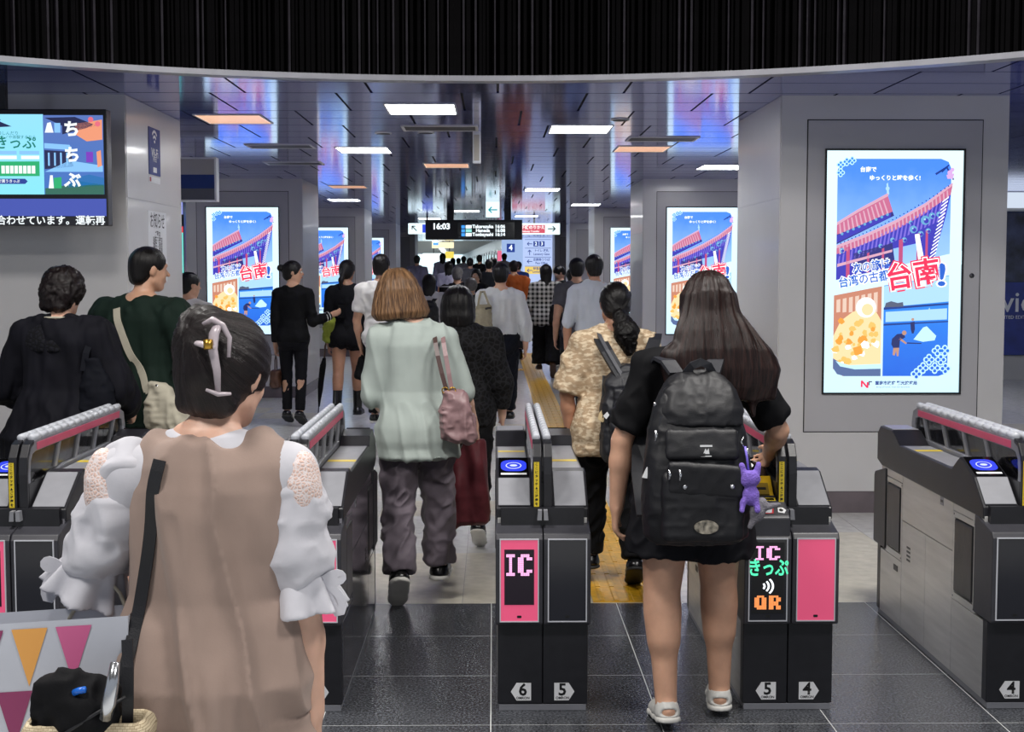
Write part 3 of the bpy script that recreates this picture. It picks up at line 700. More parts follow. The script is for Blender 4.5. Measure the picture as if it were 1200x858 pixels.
        onq([(-.040, .026), (-.030, .024), (-.024, .034), (-.032, .044), (-.040, .040)], .0012, m_ink, 'pictogram')
        onq([(-.130, .095), (-.040, .095), (-.040, .115), (-.130, .115)], .0008, m_yl, 'sticker'); onq([(-.124, .099), (-.046, .099), (-.046, .111), (-.124, .111)], .0012, m_black2, 'sticker')
    return r
gate(-2.605, 'ticket gate at the far left, mostly outside the picture', 'dark', 'pink', 8, 8, m_steel)
gate(-1.715, 'ticket gate at left, partly hidden by the woman in the beige vest', 'ic', 'dark', 8, 7, m_dsteel)
gate(-.712, 'ticket gate with dark glossy flank between beige-vest woman and mint-sweater woman', 'dark', 'pink', 7, 6, m_dsteel)
gate(.178, 'ticket gate in the centre with pink IC display, numbers 6 and 5', 'ic', 'dark', 6, 5, m_steel)
gate(1.068, 'ticket gate with QR reader and coloured display, numbers 5 and 4', 'multi', 'pink', 5, 4, m_steel, True)
gate(1.958, 'ticket gate at right edge showing its scratched steel flank and black flaps', 'dark', 'pink', 4, 3, m_steel)

# ================================================================== SIGNS, SCREENS, FIXTURES
# hanging information screen, upper left
tv = tag(empty('information_screen', (-2.42, 8.6, 0)), 'hanging double information screen with news ticker at upper left', 'information screen')
def wx(u, Y): return (u - 578) * Y / 1640
def wz(v, Y): return 1.6 - (v - 316) * Y / 1640
TY = 8.6
def tx(u): return wx(u, TY) + 2.42
x0, x1 = tx(-150), tx(131)
MB().box(x0, x1, 0, .10, wz(265, TY), wz(131, TY)).build('casing', m_black, tv, .006)
MB().box(tx(5), tx(13), .03, .08, wz(134, TY), CEIL).build('hanger', m_black, tv); MB().box(tx(-130), tx(-122), .03, .08, wz(134, TY), CEIL).build('hanger', m_black, tv)
e = emat
up = MB().box(tx(-140), tx(58), -.003, .0, wz(229, TY), wz(137, TY)).build('screen', grad_mat('tv cyan', (.22, .80, .85), (.30, .75, 1.0), 1.0, 1.9, 2.6), tv)
MB().box(tx(58), tx(127), -.003, .0, wz(229, TY), wz(138, TY)).build('screen', grad_mat('tv photo', (.02, .16, .55), (.10, .18, .50), 1.0, 1.9, 2.6), tv)
MB().box(tx(-140), tx(129), -.003, .0, wz(254, TY), wz(234, TY)).build('screen', e('tv blue bar', (.055, .085, .42), 1.0), tv)
MB().box(tx(-140), tx(129), -.003, .0, wz(264.5, TY), wz(254.5, TY)).build('screen', e('tv ticker', (.004, .004, .008), 1.0), tv)
P_ = lambda us, ly=1: [(tx(u), -.003 - .0006 * ly, wz(v, TY)) for u, v in us]
def tvpoly(name, m, us, ly=1): return MB().add(P_(us, ly), [list(range(len(us)))]).build(name, m, up)
tvg = e('tv green', (.02, .42, .16), 1.0); tvdg = e('tv dark green', (.01, .20, .16), 1.0); tvn = e('tv navy', (.02, .05, .30), 1.0); tvw = e('tv white', (.9, .97, 1), 1.0); tvo = e('tv orange', (.85, .32, .18), 1.0); tvr = e('tv red', (.8, .15, .22), 1.0); tvp = e('tv violet', (.2, .04, .5), 1.0)
tvdb = e('tv shadow', (.015, .02, .08), 1.0); tvlb = e('tv light blue', (.25, .55, .95), 1.0)
tvpoly('green_banner', tvg, [(-140, 192), (53, 191), (53, 208), (-140, 208)], 1)
for k in range(8): tvpoly('ticket_icon', tvw, [(9 + k * 5, 196), (13 + k * 5, 196), (13 + k * 5, 205), (9 + k * 5, 205)], 2)
tvpoly('mountain', tvdb, [(-20, 150), (2, 143), (10, 146), (22, 151), (5, 152)], 1)
for k, c in enumerate((tvlb, tvlb, tvlb)): tvpoly('tag', c, [(-22 + k * 26, 179), (1 + k * 26, 179), (1 + k * 26, 183), (-22 + k * 26, 183)], 1); 
for k in range(3): tvpoly('tag', tvw, [(-20 + k * 26, 184.5), (1 + k * 26, 184.5), (1 + k * 26, 188.5), (-20 + k * 26, 188.5)], 1)
tvpoly('button', tvn, [(-40, 211), (36, 211), (39, 214), (36, 217), (-40, 217)], 1)
ttx = lambda s, sz, m, u, v, ly=3, bd=0, al='CENTER': text('lettering', s, sz, m, (tx(u), -.003 - .0006 * ly, wz(v, TY)), up, align=al, bold=bd)
ttx('周遊きっぷ', .085, tvdg, 50, 170.5, 3, .0015, 'RIGHT'); ttx('グルメを楽しんだり', .026, tvdg, 30, 159, 3, 0, 'RIGHT'); ttx('いろんなモノや体験するなら', .024, tvdg, 50, 163.5, 3, 0, 'RIGHT')
ttx('でんしゃで買うきっぷ', .022, tvw, 30, 214, 3, .0004, 'RIGHT'); ttx('西武', .03, tvn, 4, 145, 3, .001)
tvpoly('street', tvo, [(95, 148), (126, 143), (126, 166), (108, 168), (95, 160)], 1); tvpoly('street', tvdb, [(60, 141), (95, 140), (120, 150), (95, 156), (80, 160), (80, 150)], 1)
for u, v in ((113, 143), (121, 148)): tvpoly('lantern', tvr, [(u + 3.2 * math.cos(a), v + 3.2 * math.sin(a)) for a in [k * .7 for k in range(9)]], 2)
tvpoly('house', tvdb, [(59, 178), (90, 180), (92, 197), (59, 200)], 1); tvpoly('house', tvlb, [(59, 170), (88, 172), (92, 178), (59, 176)], 2); tvpoly('river', tvlb, [(88, 190), (126, 196), (126, 203), (59, 203)], 1); tvpoly('banner', tvp, [(107, 180), (115, 180), (115, 192), (107, 192)], 2); tvpoly('figure', tvo, [(119, 180), (124, 178), (125, 196), (120, 198)], 2)
for k in range(4): tvpoly('post', tvlb, [(63 + k * 7, 181), (65 + k * 7, 181), (65 + k * 7, 196), (63 + k * 7, 196)], 3)
tvpoly('hill', e('tv hill', (.03, .14, .10), 1.0), [(59, 222), (80, 219), (100, 214), (127, 218), (127, 229), (59, 229)], 1); tvpoly('hill', e('tv ridge', (.02, .16, .45), 1.0), [(85, 212), (110, 206), (127, 210), (127, 219), (85, 221)], 1); tvpoly('banner', tvg, [(69, 210), (78, 209), (78, 222), (69, 222)], 2); tvpoly('figure', tvw, [(65, 207), (68, 207), (69, 222), (63, 222)], 2); tvpoly('banner', tvlb, [(71, 147), (78, 147), (78, 158), (71, 158)], 2); tvpoly('figure', tvw, [(63, 147), (67, 146), (70, 158), (60, 158)], 2)
for s, v in (('ち', 155), ('ち', 184.5), ('ぶ', 214)): ttx(s, .10, tvw, 91, v, 5, .004)
ttx('で運転を見合わせています。運転再', .060, tvw, 127.5, 259.6, 2, .0012, 'RIGHT')

# wifi sign and paper notice on the flank of the left pillar
fx = XL + PW + .0045
def yv(u): return -2.364 * 1640 / (u - 578)      # depth along the flank for a picture column
ws = tag(empty('wall_sign', (fx, 0, 0)), 'blue wireless network sign on the side of the left pillar', 'sign')
ya, yb = yv(178), yv(191); Ym = (ya + yb) / 2
MB().box(0, .004, ya, yb, 1.6 - (207 - 316) * Ym / 1640, 1.6 - (153 - 316) * Ym / 1640).build('board', M('sign blue', '#142f86', rough=.5), ws)
for q in range(3):
    w = MB(); R0 = .03 + q * .035; zc = wz(170, Ym)
    pts = [(Ym + R0 * math.sin(t), zc - .01 + R0 * math.cos(t)) for t in [math.radians(-45 + 10 * k) for k in range(10)]]; pin = [(Ym + (R0 - .02) * math.sin(t), zc - .01 + (R0 - .02) * math.cos(t)) for t in [math.radians(-45 + 10 * k) for k in range(10)]]
    for k in range(9): w.add([(.0046, *pts[k]), (.0046, *pts[k + 1]), (.0046, *pin[k + 1]), (.0046, *pin[k])], [(0, 1, 2, 3)])
    w.build('wave_mark', m_white, ws)
text('lettering', 'Wi-Fi', .085, m_white, (.0048, Ym, wz(182, Ym)), ws, bold=.001, face='right'); text('lettering', 'FREE', .05, m_white, (.0048, Ym, wz(189, Ym)), ws, face='right'); MB().box(.004, .0048, Ym - .05, Ym + .05, wz(204, Ym), wz(198, Ym)).build('sticker', m_white, ws)
st = tag(empty('sticker', (fx, 0, 0)), 'small white sticker below the blue wireless sign', 'sticker'); MB().box(0, .001, ya, yb, wz(216, Ym), wz(209, Ym)).build('sheet', m_white, st); MB().box(.0012, .0016, ya + .02, ya + .06, wz(215, Ym), wz(210, Ym)).build('mark', M('sticker red', '#b0232e', rough=.5), st)
pn = tag(empty('paper_notice', (fx, 0, 0)), 'white paper notice on the side of the left pillar', 'notice')
ya, yb = yv(176), yv(197); Yn = (ya + yb) / 2
MB().box(0, .0015, ya, yb, wz(330, Yn), wz(249, Yn)).build('sheet', m_white, pn)
text('lettering', 'お知らせ', .12, m_ink, (.002, Yn, wz(261, Yn)), pn, bold=.0008, face='right', sx=.9)
for k, s in enumerate(('ご案内', '運転・時刻', '運行・車両', 'きっぷ売場', '窓口・改札')): text('lettering', s, .055, m_ink, (.002, Yn, wz(276 + k * 7, Yn)), pn, bold=.0008, face='right')
# hanging sign beside the left pillar
hs = tag(empty('hanging_sign', (0, 13.0, 0)), 'hanging white sign with navy band right of the left pillar', 'sign')
a, b = wx(196, 13), wx(257, 13)
MB().box(a, b, 0, .12, wz(237, 13), wz(186, 13)).build('box', m_white, hs, .004)
MB().box(a, b - .02, -.003, 0, wz(222, 13), wz(206, 13)).build('band', M('sign navy', '#14285c', rough=.35, emit=.15), hs); MB().box(a, b - .02, -.003, 0, wz(235, 13), wz(222, 13)).build('band', M('sign grey', '#5a5d66', rough=.35), hs); MB().box(a, b - .02, -.003, 0, wz(206, 13), wz(188, 13)).build('band', M('sign pale', '#a5a4a3', rough=.4), hs)
MB().box(a + .1, a + .14, .03, .08, wz(186, 13), CEIL).build('hanger', m_white, hs)
# slim lit shop panel behind the left pillar
sp = tag(empty('shop_panel', (0, 15.8, 0)), 'narrow lit teal and red shop panel behind the left pillar', 'shop panel')
a, b = wx(206, 15.8), wx(218.5, 15.8)
MB().box(a, b, 0, .1, 0, wz(234, 15.8)).build('case', m_black, sp)
for v0, v1, c in ((236, 252, (.3, .35, .8)), (266, 273, (.8, .06, .08)), (273, 330, (.18, .75, .68))): MB().box(a, b - .01, -.004, 0, wz(v1, 15.8), wz(v0, 15.8)).build('lit_field', e('shop %d' % v0, c, .9), sp)
# advertising wall at right
rp_ = tag(empty('wall_poster', (0, 20.2, 0)), 'dark blue wall poster beyond the large right pillar', 'poster')
a, b = wx(1120, 20.2), wx(1275, 20.2)
MB().box(a, b, -.03, 0, wz(417, 20.2), wz(248, 20.2)).build('board', M('poster board navy', '#1b2a52', rough=.2, n=.5, ns=2.5), rp_)
MB().box(a, b, -.034, -.031, wz(330, 20.2), wz(250, 20.2)).build('photo', M('poster photo', '#39405a', rough=.2, n=.9, ns=3.5), rp_)
MB().box(a, b, -.034, -.031, wz(416, 20.2), wz(331, 20.2)).build('field', M('poster field', '#22348a', rough=.2, n=.3, ns=3), rp_)
text('lettering', 'MovieS', .42, m_white, (wx(1197, 20.2) - .22, -.036, wz(355, 20.2)), rp_, bold=.004); text('lettering', 'LIMITED EDITION', .07, m_white, (wx(1192, 20.2), -.036, wz(372, 20.2)), rp_)
lb = tag(empty('light_band', (0, 20.15, 0)), 'lit white sign band above the dark blue wall poster', 'sign'); MB().box(a, b, 0, .04, wz(244, 20.2), wz(226, 20.2)).build('box', e('band white', (.75, .85, 1), .8), lb)
# hanging grey post
hp = tag(empty('ceiling_post', (wx(559, 11.5), 11.5, 0)), 'slim grey box hanging from the ceiling in the middle', 'hanging box')
MB().box(-.033, .033, -.03, .03, wz(193, 11.5), CEIL).build('post', m_white, hp, .006); MB().box(-.022, .022, -.032, -.029, wz(190, 11.5), wz(160, 11.5)).build('face_plate', M('post face', '#b9b4a6', rough=.4), hp, .002)
# departure board
YB = 26.0
db = tag(empty('departure_board', (0, YB, 0)), 'black hanging departure board with clock and train times', 'departure board')
MB().box(wx(499, YB), wx(612, YB), 0, .2, wz(281, YB), wz(258, YB)).build('casing', m_black, db, .01)
for u in (528, 595): MB().box(wx(u - 4, YB), wx(u + 4, YB), .05, .14, wz(259, YB), CEIL).build('hanger', m_black, db)
MB().box(wx(537, YB), wx(603, YB), -.01, 0, wz(279, YB), wz(261, YB)).build('screen', m_black2, db)
dw = e('board white', (.85, .95, 1), 1.3); dbl = e('board blue', (.05, .30, .85), 1.2)
text('lettering', '16:03', .15, dw, (wx(517.5, YB), -.006, wz(266, YB)), db, bold=.006)
for k, (nm, tm_) in enumerate((('Takarazuka', '16:06'), ('Haneda', '16:08'), ('Tonbayashi', '16:14'))):
    text('lettering', nm, .085, dw, (wx(566, YB), -.014, wz(266 + k * 4.6, YB)), db, bold=.003); text('lettering', tm_, .085, dw, (wx(586, YB), -.014, wz(266 + k * 4.6, YB)), db, bold=.003)
    MB().box(wx(541, YB), wx(545, YB), -.014, -.011, wz(268 + k * 4.6, YB), wz(264.5 + k * 4.6, YB)).build('field', dbl, db); MB().box(wx(546, YB), wx(553, YB), -.014, -.011, wz(268 + k * 4.6, YB), wz(264.3 + k * 4.6, YB)).build('field', dw if k != 1 else e('board green', (.3, .75, .7), 1), db)
# arrow helper : simple arrow made of three bars
def arrow(parent, x, y, z, s, ang, m, name='arrow'):
    mb = MB(); c, q = math.cos(ang), math.sin(ang)
    def bar(p0, p1, w):
        d = Vector((p1[0] - p0[0], p1[1] - p0[1])).normalized(); n = (-d.y * w / 2, d.x * w / 2)
        pts = [(p0[0] + n[0], p0[1] + n[1]), (p1[0] + n[0], p1[1] + n[1]), (p1[0] - n[0], p1[1] - n[1]), (p0[0] - n[0], p0[1] - n[1])]
        mb.add([(x + s * (px * c - pz * q), y, z + s * (px * q + pz * c)) for px, pz in pts], [(0, 1, 2, 3)])
    bar((-.5, 0), (.42, 0), .13); bar((.46, .04), (.1, -.32), .13); bar((.46, -.04), (.1, .32), .13)
    return mb.build(name, m, parent)
m_teal = e('arrow teal', (.0, .30, .36), 1.0); m_panel = e('sign panel lit', (.78, .97, 1.0), 1.15); m_ark = M('arrow dark', '#10252b', rough=.5)
YS = 23.3
s1 = tag(empty('arrow_sign', (0, YS, 0)), 'white square sign with teal arrow pointing left above the departure board', 'sign')
MB().box(wx(569.5, YS), wx(585.5, YS), 0, .08, wz(255, YS), CEIL - .002).build('box', m_panel, s1); arrow(s1, wx(577.5, YS), -.003, wz(246.5, YS), .15, math.pi, m_teal)
YS = 30.0
s2 = tag(empty('direction_sign', (0, YS, 0)), 'white direction sign with arrow, left of the departure board', 'sign')
MB().box(wx(479, YS), wx(520, YS), 0, .15, wz(274.5, YS), wz(262, YS)).build('box', m_panel, s2); arrow(s2, wx(486, YS), -.004, wz(268, YS), .15, math.radians(135), m_ark); MB().box(wx(495.5, YS), wx(508, YS), -.006, 0, wz(273, YS), wz(263.5, YS)).build('field', e('sign blue lit', (.03, .07, .7), 1), s2)
MB().box(wx(500, YS), wx(502, YS), .04, .1, wz(262, YS), CEIL).build('hanger', m_black, s2)
s3 = tag(empty('direction_sign', (0, YS, 0)), 'white and red direction sign with arrow, right of the departure board', 'sign')
MB().box(wx(598, YS), wx(656, YS), 0, .15, wz(275, YS), wz(262, YS)).build('box', m_panel, s3); arrow(s3, wx(646.5, YS), -.004, wz(268.5, YS), .17, 0, m_ark); MB().box(wx(600, YS), wx(638.5, YS), -.006, 0, wz(273.5, YS), wz(264, YS)).build('field', e('sign red lit', (.62, .05, .10), 1), s3)
text('lettering', '地下鉄のりかえ', .085, e('sign lettering', (1, 1, 1), 1.1), (wx(622, YS), -.008, wz(267, YS)), s3, bold=.002); text('lettering', 'Subway Transfer', .055, e('sign lettering', (1, 1, 1), 1.1), (wx(622, YS), -.008, wz(271.5, YS)), s3, bold=.001)
MB().box(wx(625, YS), wx(627, YS), .04, .1, wz(262, YS), CEIL).build('hanger', m_black, s3)
# platform number panel and directory
YD = 50.0
m_dir = e('directory lit', (.50, .62, .95), .95); m_dn = e('directory navy', (.02, .05, .28), 1); m_dy = e('directory yellow', (.85, .62, .15), 1)
d1 = tag(empty('platform_number_sign', (0, YD + .5, 0)), 'pale blue wall panel with white number 4 on navy square', 'sign')
MB().box(wx(588, YD), wx(614, YD), 0, .2, .5, CEIL).build('panel', e('panel pale blue', (.42, .58, .92), .8), d1); MB().box(wx(594, YD), wx(603.5, YD), -.02, 0, wz(295.5, YD), wz(285.5, YD)).build('square', m_dn, d1); text('lettering', '4', .27, dw, (wx(598.7, YD), -.025, wz(290.5, YD)), d1, bold=.006)
d2 = tag(empty('directory_board', (0, YD, 0)), 'tall lit directory board with arrows and yellow strip', 'sign')
MB().box(wx(613, YD), wx(648, YD), 0, .2, .5, wz(277, YD)).build('panel', m_dir, d2)
MB().box(wx(615, YD), wx(645.5, YD), -.02, 0, wz(321, YD), wz(312.5, YD)).build('strip', m_dy, d2)
for v, ang in ((286, math.pi), (296, math.pi / 2), (306.5, math.pi), (317, math.pi)): arrow(d2, wx(620.5, YD), -.025, wz(v, YD), .19, ang, m_dn)
for v in (281, 291, 301.5, 312): MB().box(wx(615, YD), wx(645.5, YD), -.022, 0, wz(v + .25, YD), wz(v - .25, YD)).build('rule', m_dn, d2)
for u, n_ in ((628, '2'), (635, '3')): MB().box(wx(u - 3, YD), wx(u + 3, YD), -.02, 0, wz(289, YD), wz(283, YD)).build('square', m_dn, d2); text('lettering', n_, .17, dw, (wx(u, YD), -.025, wz(286, YD)), d2, bold=.004)
for v, s in ((294, 'トイレ 改札'), (298, 'Lavatory Gate'), (304.5, '定期券うりば'), (308.5, 'Pass Office'), (315, '特急券うりば'), (318.5, 'Limited Express')): text('lettering', s, .11, m_dn, (wx(634.5, YD), -.025, wz(v, YD)), d2, bold=.002, sx=.9)
# ---- platform beyond: train, roof, lamps, signs, partition
tr = tag(empty('train', (.42, 57.5, .5), math.radians(2.6)), 'silver commuter train standing at the far platform', 'train')
m_train = M('train steel', '#b4c0ca', rough=.35, metal=.2); m_twin = M('train window', '#1a2430', rough=.1)
MB().box(0, 2.4, 0, 70, .05, 3.2).build('car_body', m_train, tr, .05)
for k in range(22):
    y = 1 + k * 3.1
    MB().box(-.02, 0, y, y + 1.0, .1, 2.0).build('door', M('train door', '#31404e', rough=.25), tr); MB().box(-.02, 0, y + 1.35, y + 2.75, .95, 1.85).build('window', m_twin, tr)
tag(MB().box(-6, 6, 56, 128, 2.95, 3.0).build('ceiling_platform', m_wall), kind='structure')
pl = tag(empty('platform_lamps', (0, 0, 0)), 'row of bright tube lamps over the far platform', 'lamp row')
for k in range(8): MB().box(-2.6 - k * .15, -2.45 - k * .15, 58 + k * 6, 62 + k * 6, 2.86, 2.9).build('tube', e('tube lit', (.9, 1, 1), 14), pl)
far_end = tag(MB().box(-7, 5, 128, 128.3, .4, 3).build('daylight_backdrop', e('daylight', (.65, .85, .9), 1.6)), kind='structure')  # glowing sheet added to stand in for daylight at the open platform end
for YP, (u0, u1, v0, v1, col, st_, lab) in zip((60, 64, 68), ((506.5, 532, 284, 291, (.95, .85, .55), 1.1, 'pale yellow hanging platform sign below the departure board'), (522, 532, 295, 303, (.95, .75, .12), .9, 'small yellow sign above the far crowd'), (496, 521, 297, 306, (.85, 1, 1), 1.6, 'bright white lit kiosk front at far left of the platform'))):
    o = tag(empty('platform_sign', (0, YP, 0)), lab, 'sign'); MB().box(wx(u0, YP), wx(u1, YP), 0, .2, wz(v1, YP), wz(v0, YP)).build('box', e('pf %d' % u0, col, st_), o)
    if u0 < 510 and u0 > 500: MB().box(wx(508, YP), wx(514, YP), -.02, 0, wz(287.5, YP), wz(284, YP)).build('square', dbl, o)
    MB().box(wx((u0 + u1) / 2 - .5, YP), wx((u0 + u1) / 2 + .5, YP), .05, .1, wz(v0, YP), 2.95).build('hanger', m_black, o)
pt = tag(empty('partition', (0, 48, .5)), 'pale glass partition on the far left of the platform', 'partition')
for k in range(3): MB().box(wx(494 + k * 8, 48), wx(501.4 + k * 8, 48), 0, .05, 0, .95).build('pane', M('pale glass', '#b9cfdb', rough=.15, n=.05, ns=3), pt)
rdp = tag(empty('advert_panel', (0, 56.5, 0)), 'small pink advert panel beside the far train', 'poster'); MB().box(wx(583, 56.5), wx(589, 56.5), 0, .08, wz(306, 56.5), wz(294, 56.5)).build('panel', e('pink advert', (.85, .16, .28), .9), rdp); MB().box(wx(584, 56.5), wx(585, 56.5), .02, .06, .5, wz(294, 56.5)).build('post', m_black, rdp)
# ================================================================== SDF MODELLING
F32 = np.float32
def V(*a): return np.array(a, dtype=float)
def unit(v): v = np.asarray(v, float); return v / (np.linalg.norm(v) + 1e-12)
class Field:
    """signed distance field on a grid; shapes are blended in, then meshed"""
    def __init__(s, lo, hi, h):
        s.h = h; s.lo = np.array(lo, float) - 2.5 * h; n = np.ceil((np.array(hi) + 2.5 * h - s.lo) / h).astype(int) + 1
        s.ax = [(s.lo[i] + h * np.arange(n[i])).astype(F32) for i in range(3)]
        s.g = np.full(tuple(n), .2, F32)
    def sl(s, lo, hi, m):
        out = []
        for i in range(3):
            a = int(np.floor((lo[i] - m - s.lo[i]) / s.h)); b = int(np.ceil((hi[i] + m - s.lo[i]) / s.h)) + 1
            a = max(a, 0); b = min(b, len(s.ax[i]))
            if b <= a: return None
            out.append(slice(a, b))
        return tuple(out)
    def coords(s, q): return s.ax[0][q[0]][:, None, None], s.ax[1][q[1]][None, :, None], s.ax[2][q[2]][None, None, :]
    def put(s, fn, lo, hi, k=.01, op='u'):
        q = s.sl(lo, hi, k + 3 * s.h)
        if q is None: return s
        d = fn(*s.coords(q)).astype(F32); a = s.g[q]
        if op == 'u':
            hh = np.clip(.5 + .5 * (a - d) / max(k, 1e-5), 0, 1); s.g[q] = a + (d - a) * hh - k * hh * (1 - hh)
        else:
            d = -d
            hh = np.clip(.5 - .5 * (a - d) / max(k, 1e-5), 0, 1); s.g[q] = a + (d - a) * hh + k * hh * (1 - hh)
        return s
    def rc(s, p0, p1, r0, r1, k=.01, op='u', flat=None, cap0=False, cap1=False):
        """tapered capsule; flat=(axis vector, factor) squashes it; cap = cut the end square"""
        p0 = np.asarray(p0, float); p1 = np.asarray(p1, float); ba = p1 - p0; L2 = float(ba @ ba) + 1e-9; L = L2 ** .5
        rm = max(r0, r1)
        def fn(x, y, z):
            px, py, pz = x - F32(p0[0]), y - F32(p0[1]), z - F32(p0[2])
            t = (px * F32(ba[0]) + py * F32(ba[1]) + pz * F32(ba[2])) / F32(L2)
            tc = np.clip(t, 0, 1)
            dx, dy, dz = px - tc * F32(ba[0]), py - tc * F32(ba[1]), pz - tc * F32(ba[2])
            d2 = dx * dx + dy * dy + dz * dz
            if flat is not None:
                ax, f = flat; dd = dx * F32(ax[0]) + dy * F32(ax[1]) + dz * F32(ax[2]); d2 = d2 + dd * dd * F32(1 / (f * f) - 1)
            d = np.sqrt(d2) - (F32(r0) + tc * F32(r1 - r0))
            if flat is not None and flat[1] < 1: d = d * F32(max(flat[1], .5))
            if cap1: d = np.maximum(d, (t - 1) * F32(L))
            if cap0: d = np.maximum(d, -t * F32(L))
            return d
        f = max(1, flat[1]) if flat is not None else 1
        return s.put(fn, np.minimum(p0, p1) - rm * f, np.maximum(p0, p1) + rm * f, k, op)
    def ell(s, c, r, R=None, k=.01, op='u'):
        c = np.asarray(c, float); r = np.asarray(r, float); rm = float(r.min())
        def fn(x, y, z):
            px, py, pz = x - F32(c[0]), y - F32(c[1]), z - F32(c[2])
            if R is not None:
                M_ = np.asarray(R, float)
                px, py, pz = [px * F32(M_[0, i]) + py * F32(M_[1, i]) + pz * F32(M_[2, i]) for i in range(3)]
            q = np.sqrt((px / F32(r[0])) ** 2 + (py / F32(r[1])) ** 2 + (pz / F32(r[2])) ** 2)
            q2 = np.sqrt((px / F32(r[0] ** 2)) ** 2 + (py / F32(r[1] ** 2)) ** 2 + (pz / F32(r[2] ** 2)) ** 2) + 1e-6
            return q * (q - 1) / q2
        m = r.max() if R is not None else r
        return s.put(fn, c - m, c + m, k, op)
    def box(s, c, hs, rnd, R=None, k=.01, op='u'):
        c = np.asarray(c, float); hs = np.asarray(hs, float)
        def fn(x, y, z):
            px, py, pz = x - F32(c[0]), y - F32(c[1]), z - F32(c[2])
            if R is not None:
                M_ = np.asarray(R, float); px, py, pz = [px * F32(M_[0, i]) + py * F32(M_[1, i]) + pz * F32(M_[2, i]) for i in range(3)]
            qx, qy, qz = np.abs(px) - F32(hs[0] - rnd), np.abs(py) - F32(hs[1] - rnd), np.abs(pz) - F32(hs[2] - rnd)
            return np.sqrt(np.maximum(qx, 0) ** 2 + np.maximum(qy, 0) ** 2 + np.maximum(qz, 0) ** 2) + np.minimum(np.maximum(qx, np.maximum(qy, qz)), 0) - F32(rnd)
        m = np.full(3, np.linalg.norm(hs)) if R is not None else hs
        return s.put(fn, c - m, c + m, k, op)
    def loft(s, rows, k=.01, op='u', e=0., p=2.2, round_ends=False):
        """rows of (z, half width, half depth, centre x, centre y), z rising"""
        R = np.array(rows, float); z0, z1 = R[0, 0], R[-1, 0]; am = R[:, 1].max() + abs(e); bm = R[:, 2].max() + abs(e)
        def fn(x, y, z):
            zz = np.clip(z, z0, z1)
            a, b, cx, cy = [np.interp(zz.ravel(), R[:, 0], R[:, i]).astype(F32).reshape(zz.shape) for i in (1, 2, 3, 4)]
            a = a + F32(e); b = b + F32(e)
            q = (np.abs((x - cx) / a) ** F32(p) + np.abs((y - cy) / b) ** F32(p)) ** F32(1 / p)
            d = (q - 1) * np.minimum(a, b)
            return np.maximum(d, np.maximum(F32(z0) - z, z - F32(z1)))
        return s.put(fn, (R[:, 3].min() - am, R[:, 4].min() - bm, z0), (R[:, 3].max() + am, R[:, 4].max() + bm, z1), k, op)
    def cut(s, p, n):
        """remove everything on the side the normal points to"""
        n = unit(n); x, y, z = s.ax[0][:, None, None], s.ax[1][None, :, None], s.ax[2][None, None, :]
        d = (x - F32(p[0])) * F32(n[0]) + (y - F32(p[1])) * F32(n[1]) + (z - F32(p[2])) * F32(n[2])
        s.g = np.maximum(s.g, d); return s
    def mesh(s):
        g = s.g; g[0] = g[-1] = .1; g[:, 0] = g[:, -1] = .1; g[:, :, 0] = g[:, :, -1] = .1
        neg = g < 0; nx, ny, nz = g.shape
        c = np.zeros((nx - 1, ny - 1, nz - 1), np.uint8)
        for a in (0, 1):
            for b in (0, 1):
                for d in (0, 1): c += neg[a:nx - 1 + a, b:ny - 1 + b, d:nz - 1 + d]
        I = np.argwhere((c > 0) & (c < 8))
        if len(I) == 0: return np.zeros((0, 3)), np.zeros((0, 4), int)
        idx = np.full(c.shape, -1, np.int32); idx[I[:, 0], I[:, 1], I[:, 2]] = np.arange(len(I))
        corners = [(a, b, d) for a in (0, 1) for b in (0, 1) for d in (0, 1)]
        cv = {q: g[I[:, 0] + q[0], I[:, 1] + q[1], I[:, 2] + q[2]] for q in corners}
        acc = np.zeros((len(I), 3)); cnt = np.zeros(len(I))
        for p in corners:
            for ax in range(3):
                if p[ax] == 1: continue
                q = list(p); q[ax] = 1; q = tuple(q); a, b = cv[p], cv[q]; m = (a < 0) != (b < 0)
                t = np.where(m, a / np.where(m, a - b, 1), 0)
                for j in range(3): acc[:, j] += np.where(m, p[j] + (t if j == ax else 0), 0)
                cnt += m
        v = (I + acc / cnt[:, None]) * s.h + s.lo
        faces = []
        for ax in range(3):
            sl0 = [slice(None)] * 3; sl1 = [slice(None)] * 3; sl0[ax] = slice(0, -1); sl1[ax] = slice(1, None)
            ch = neg[tuple(sl0)] != neg[tuple(sl1)]; E = np.argwhere(ch)
            o = [i for i in range(3) if i != ax]
            ok = (E[:, o[0]] > 0) & (E[:, o[1]] > 0) & (E[:, o[0]] < g.shape[o[0]] - 1) & (E[:, o[1]] < g.shape[o[1]] - 1); E = E[ok]
            sg = neg[E[:, 0], E[:, 1], E[:, 2]]
            def cell(d0, d1):
                q = E.copy(); q[:, o[0]] -= d0; q[:, o[1]] -= d1; return idx[q[:, 0], q[:, 1], q[:, 2]]
            f = np.stack([cell(1, 1), cell(0, 1), cell(0, 0), cell(1, 0)], 1)
            flip = sg if ax != 1 else ~sg
            f[~flip] = f[~flip][:, ::-1]; faces.append(f)
        return v, np.concatenate(faces)
def hash3(i, j, k, s):
    n = (i * 374761393 + j * 668265263 + k * 2147483647 + s * 974711) & 0xffffffff
    n = ((n ^ (n >> 13)) * 1274126177) & 0xffffffff
    return ((n ^ (n >> 16)) & 0xffff) / 65535.0 * 2 - 1
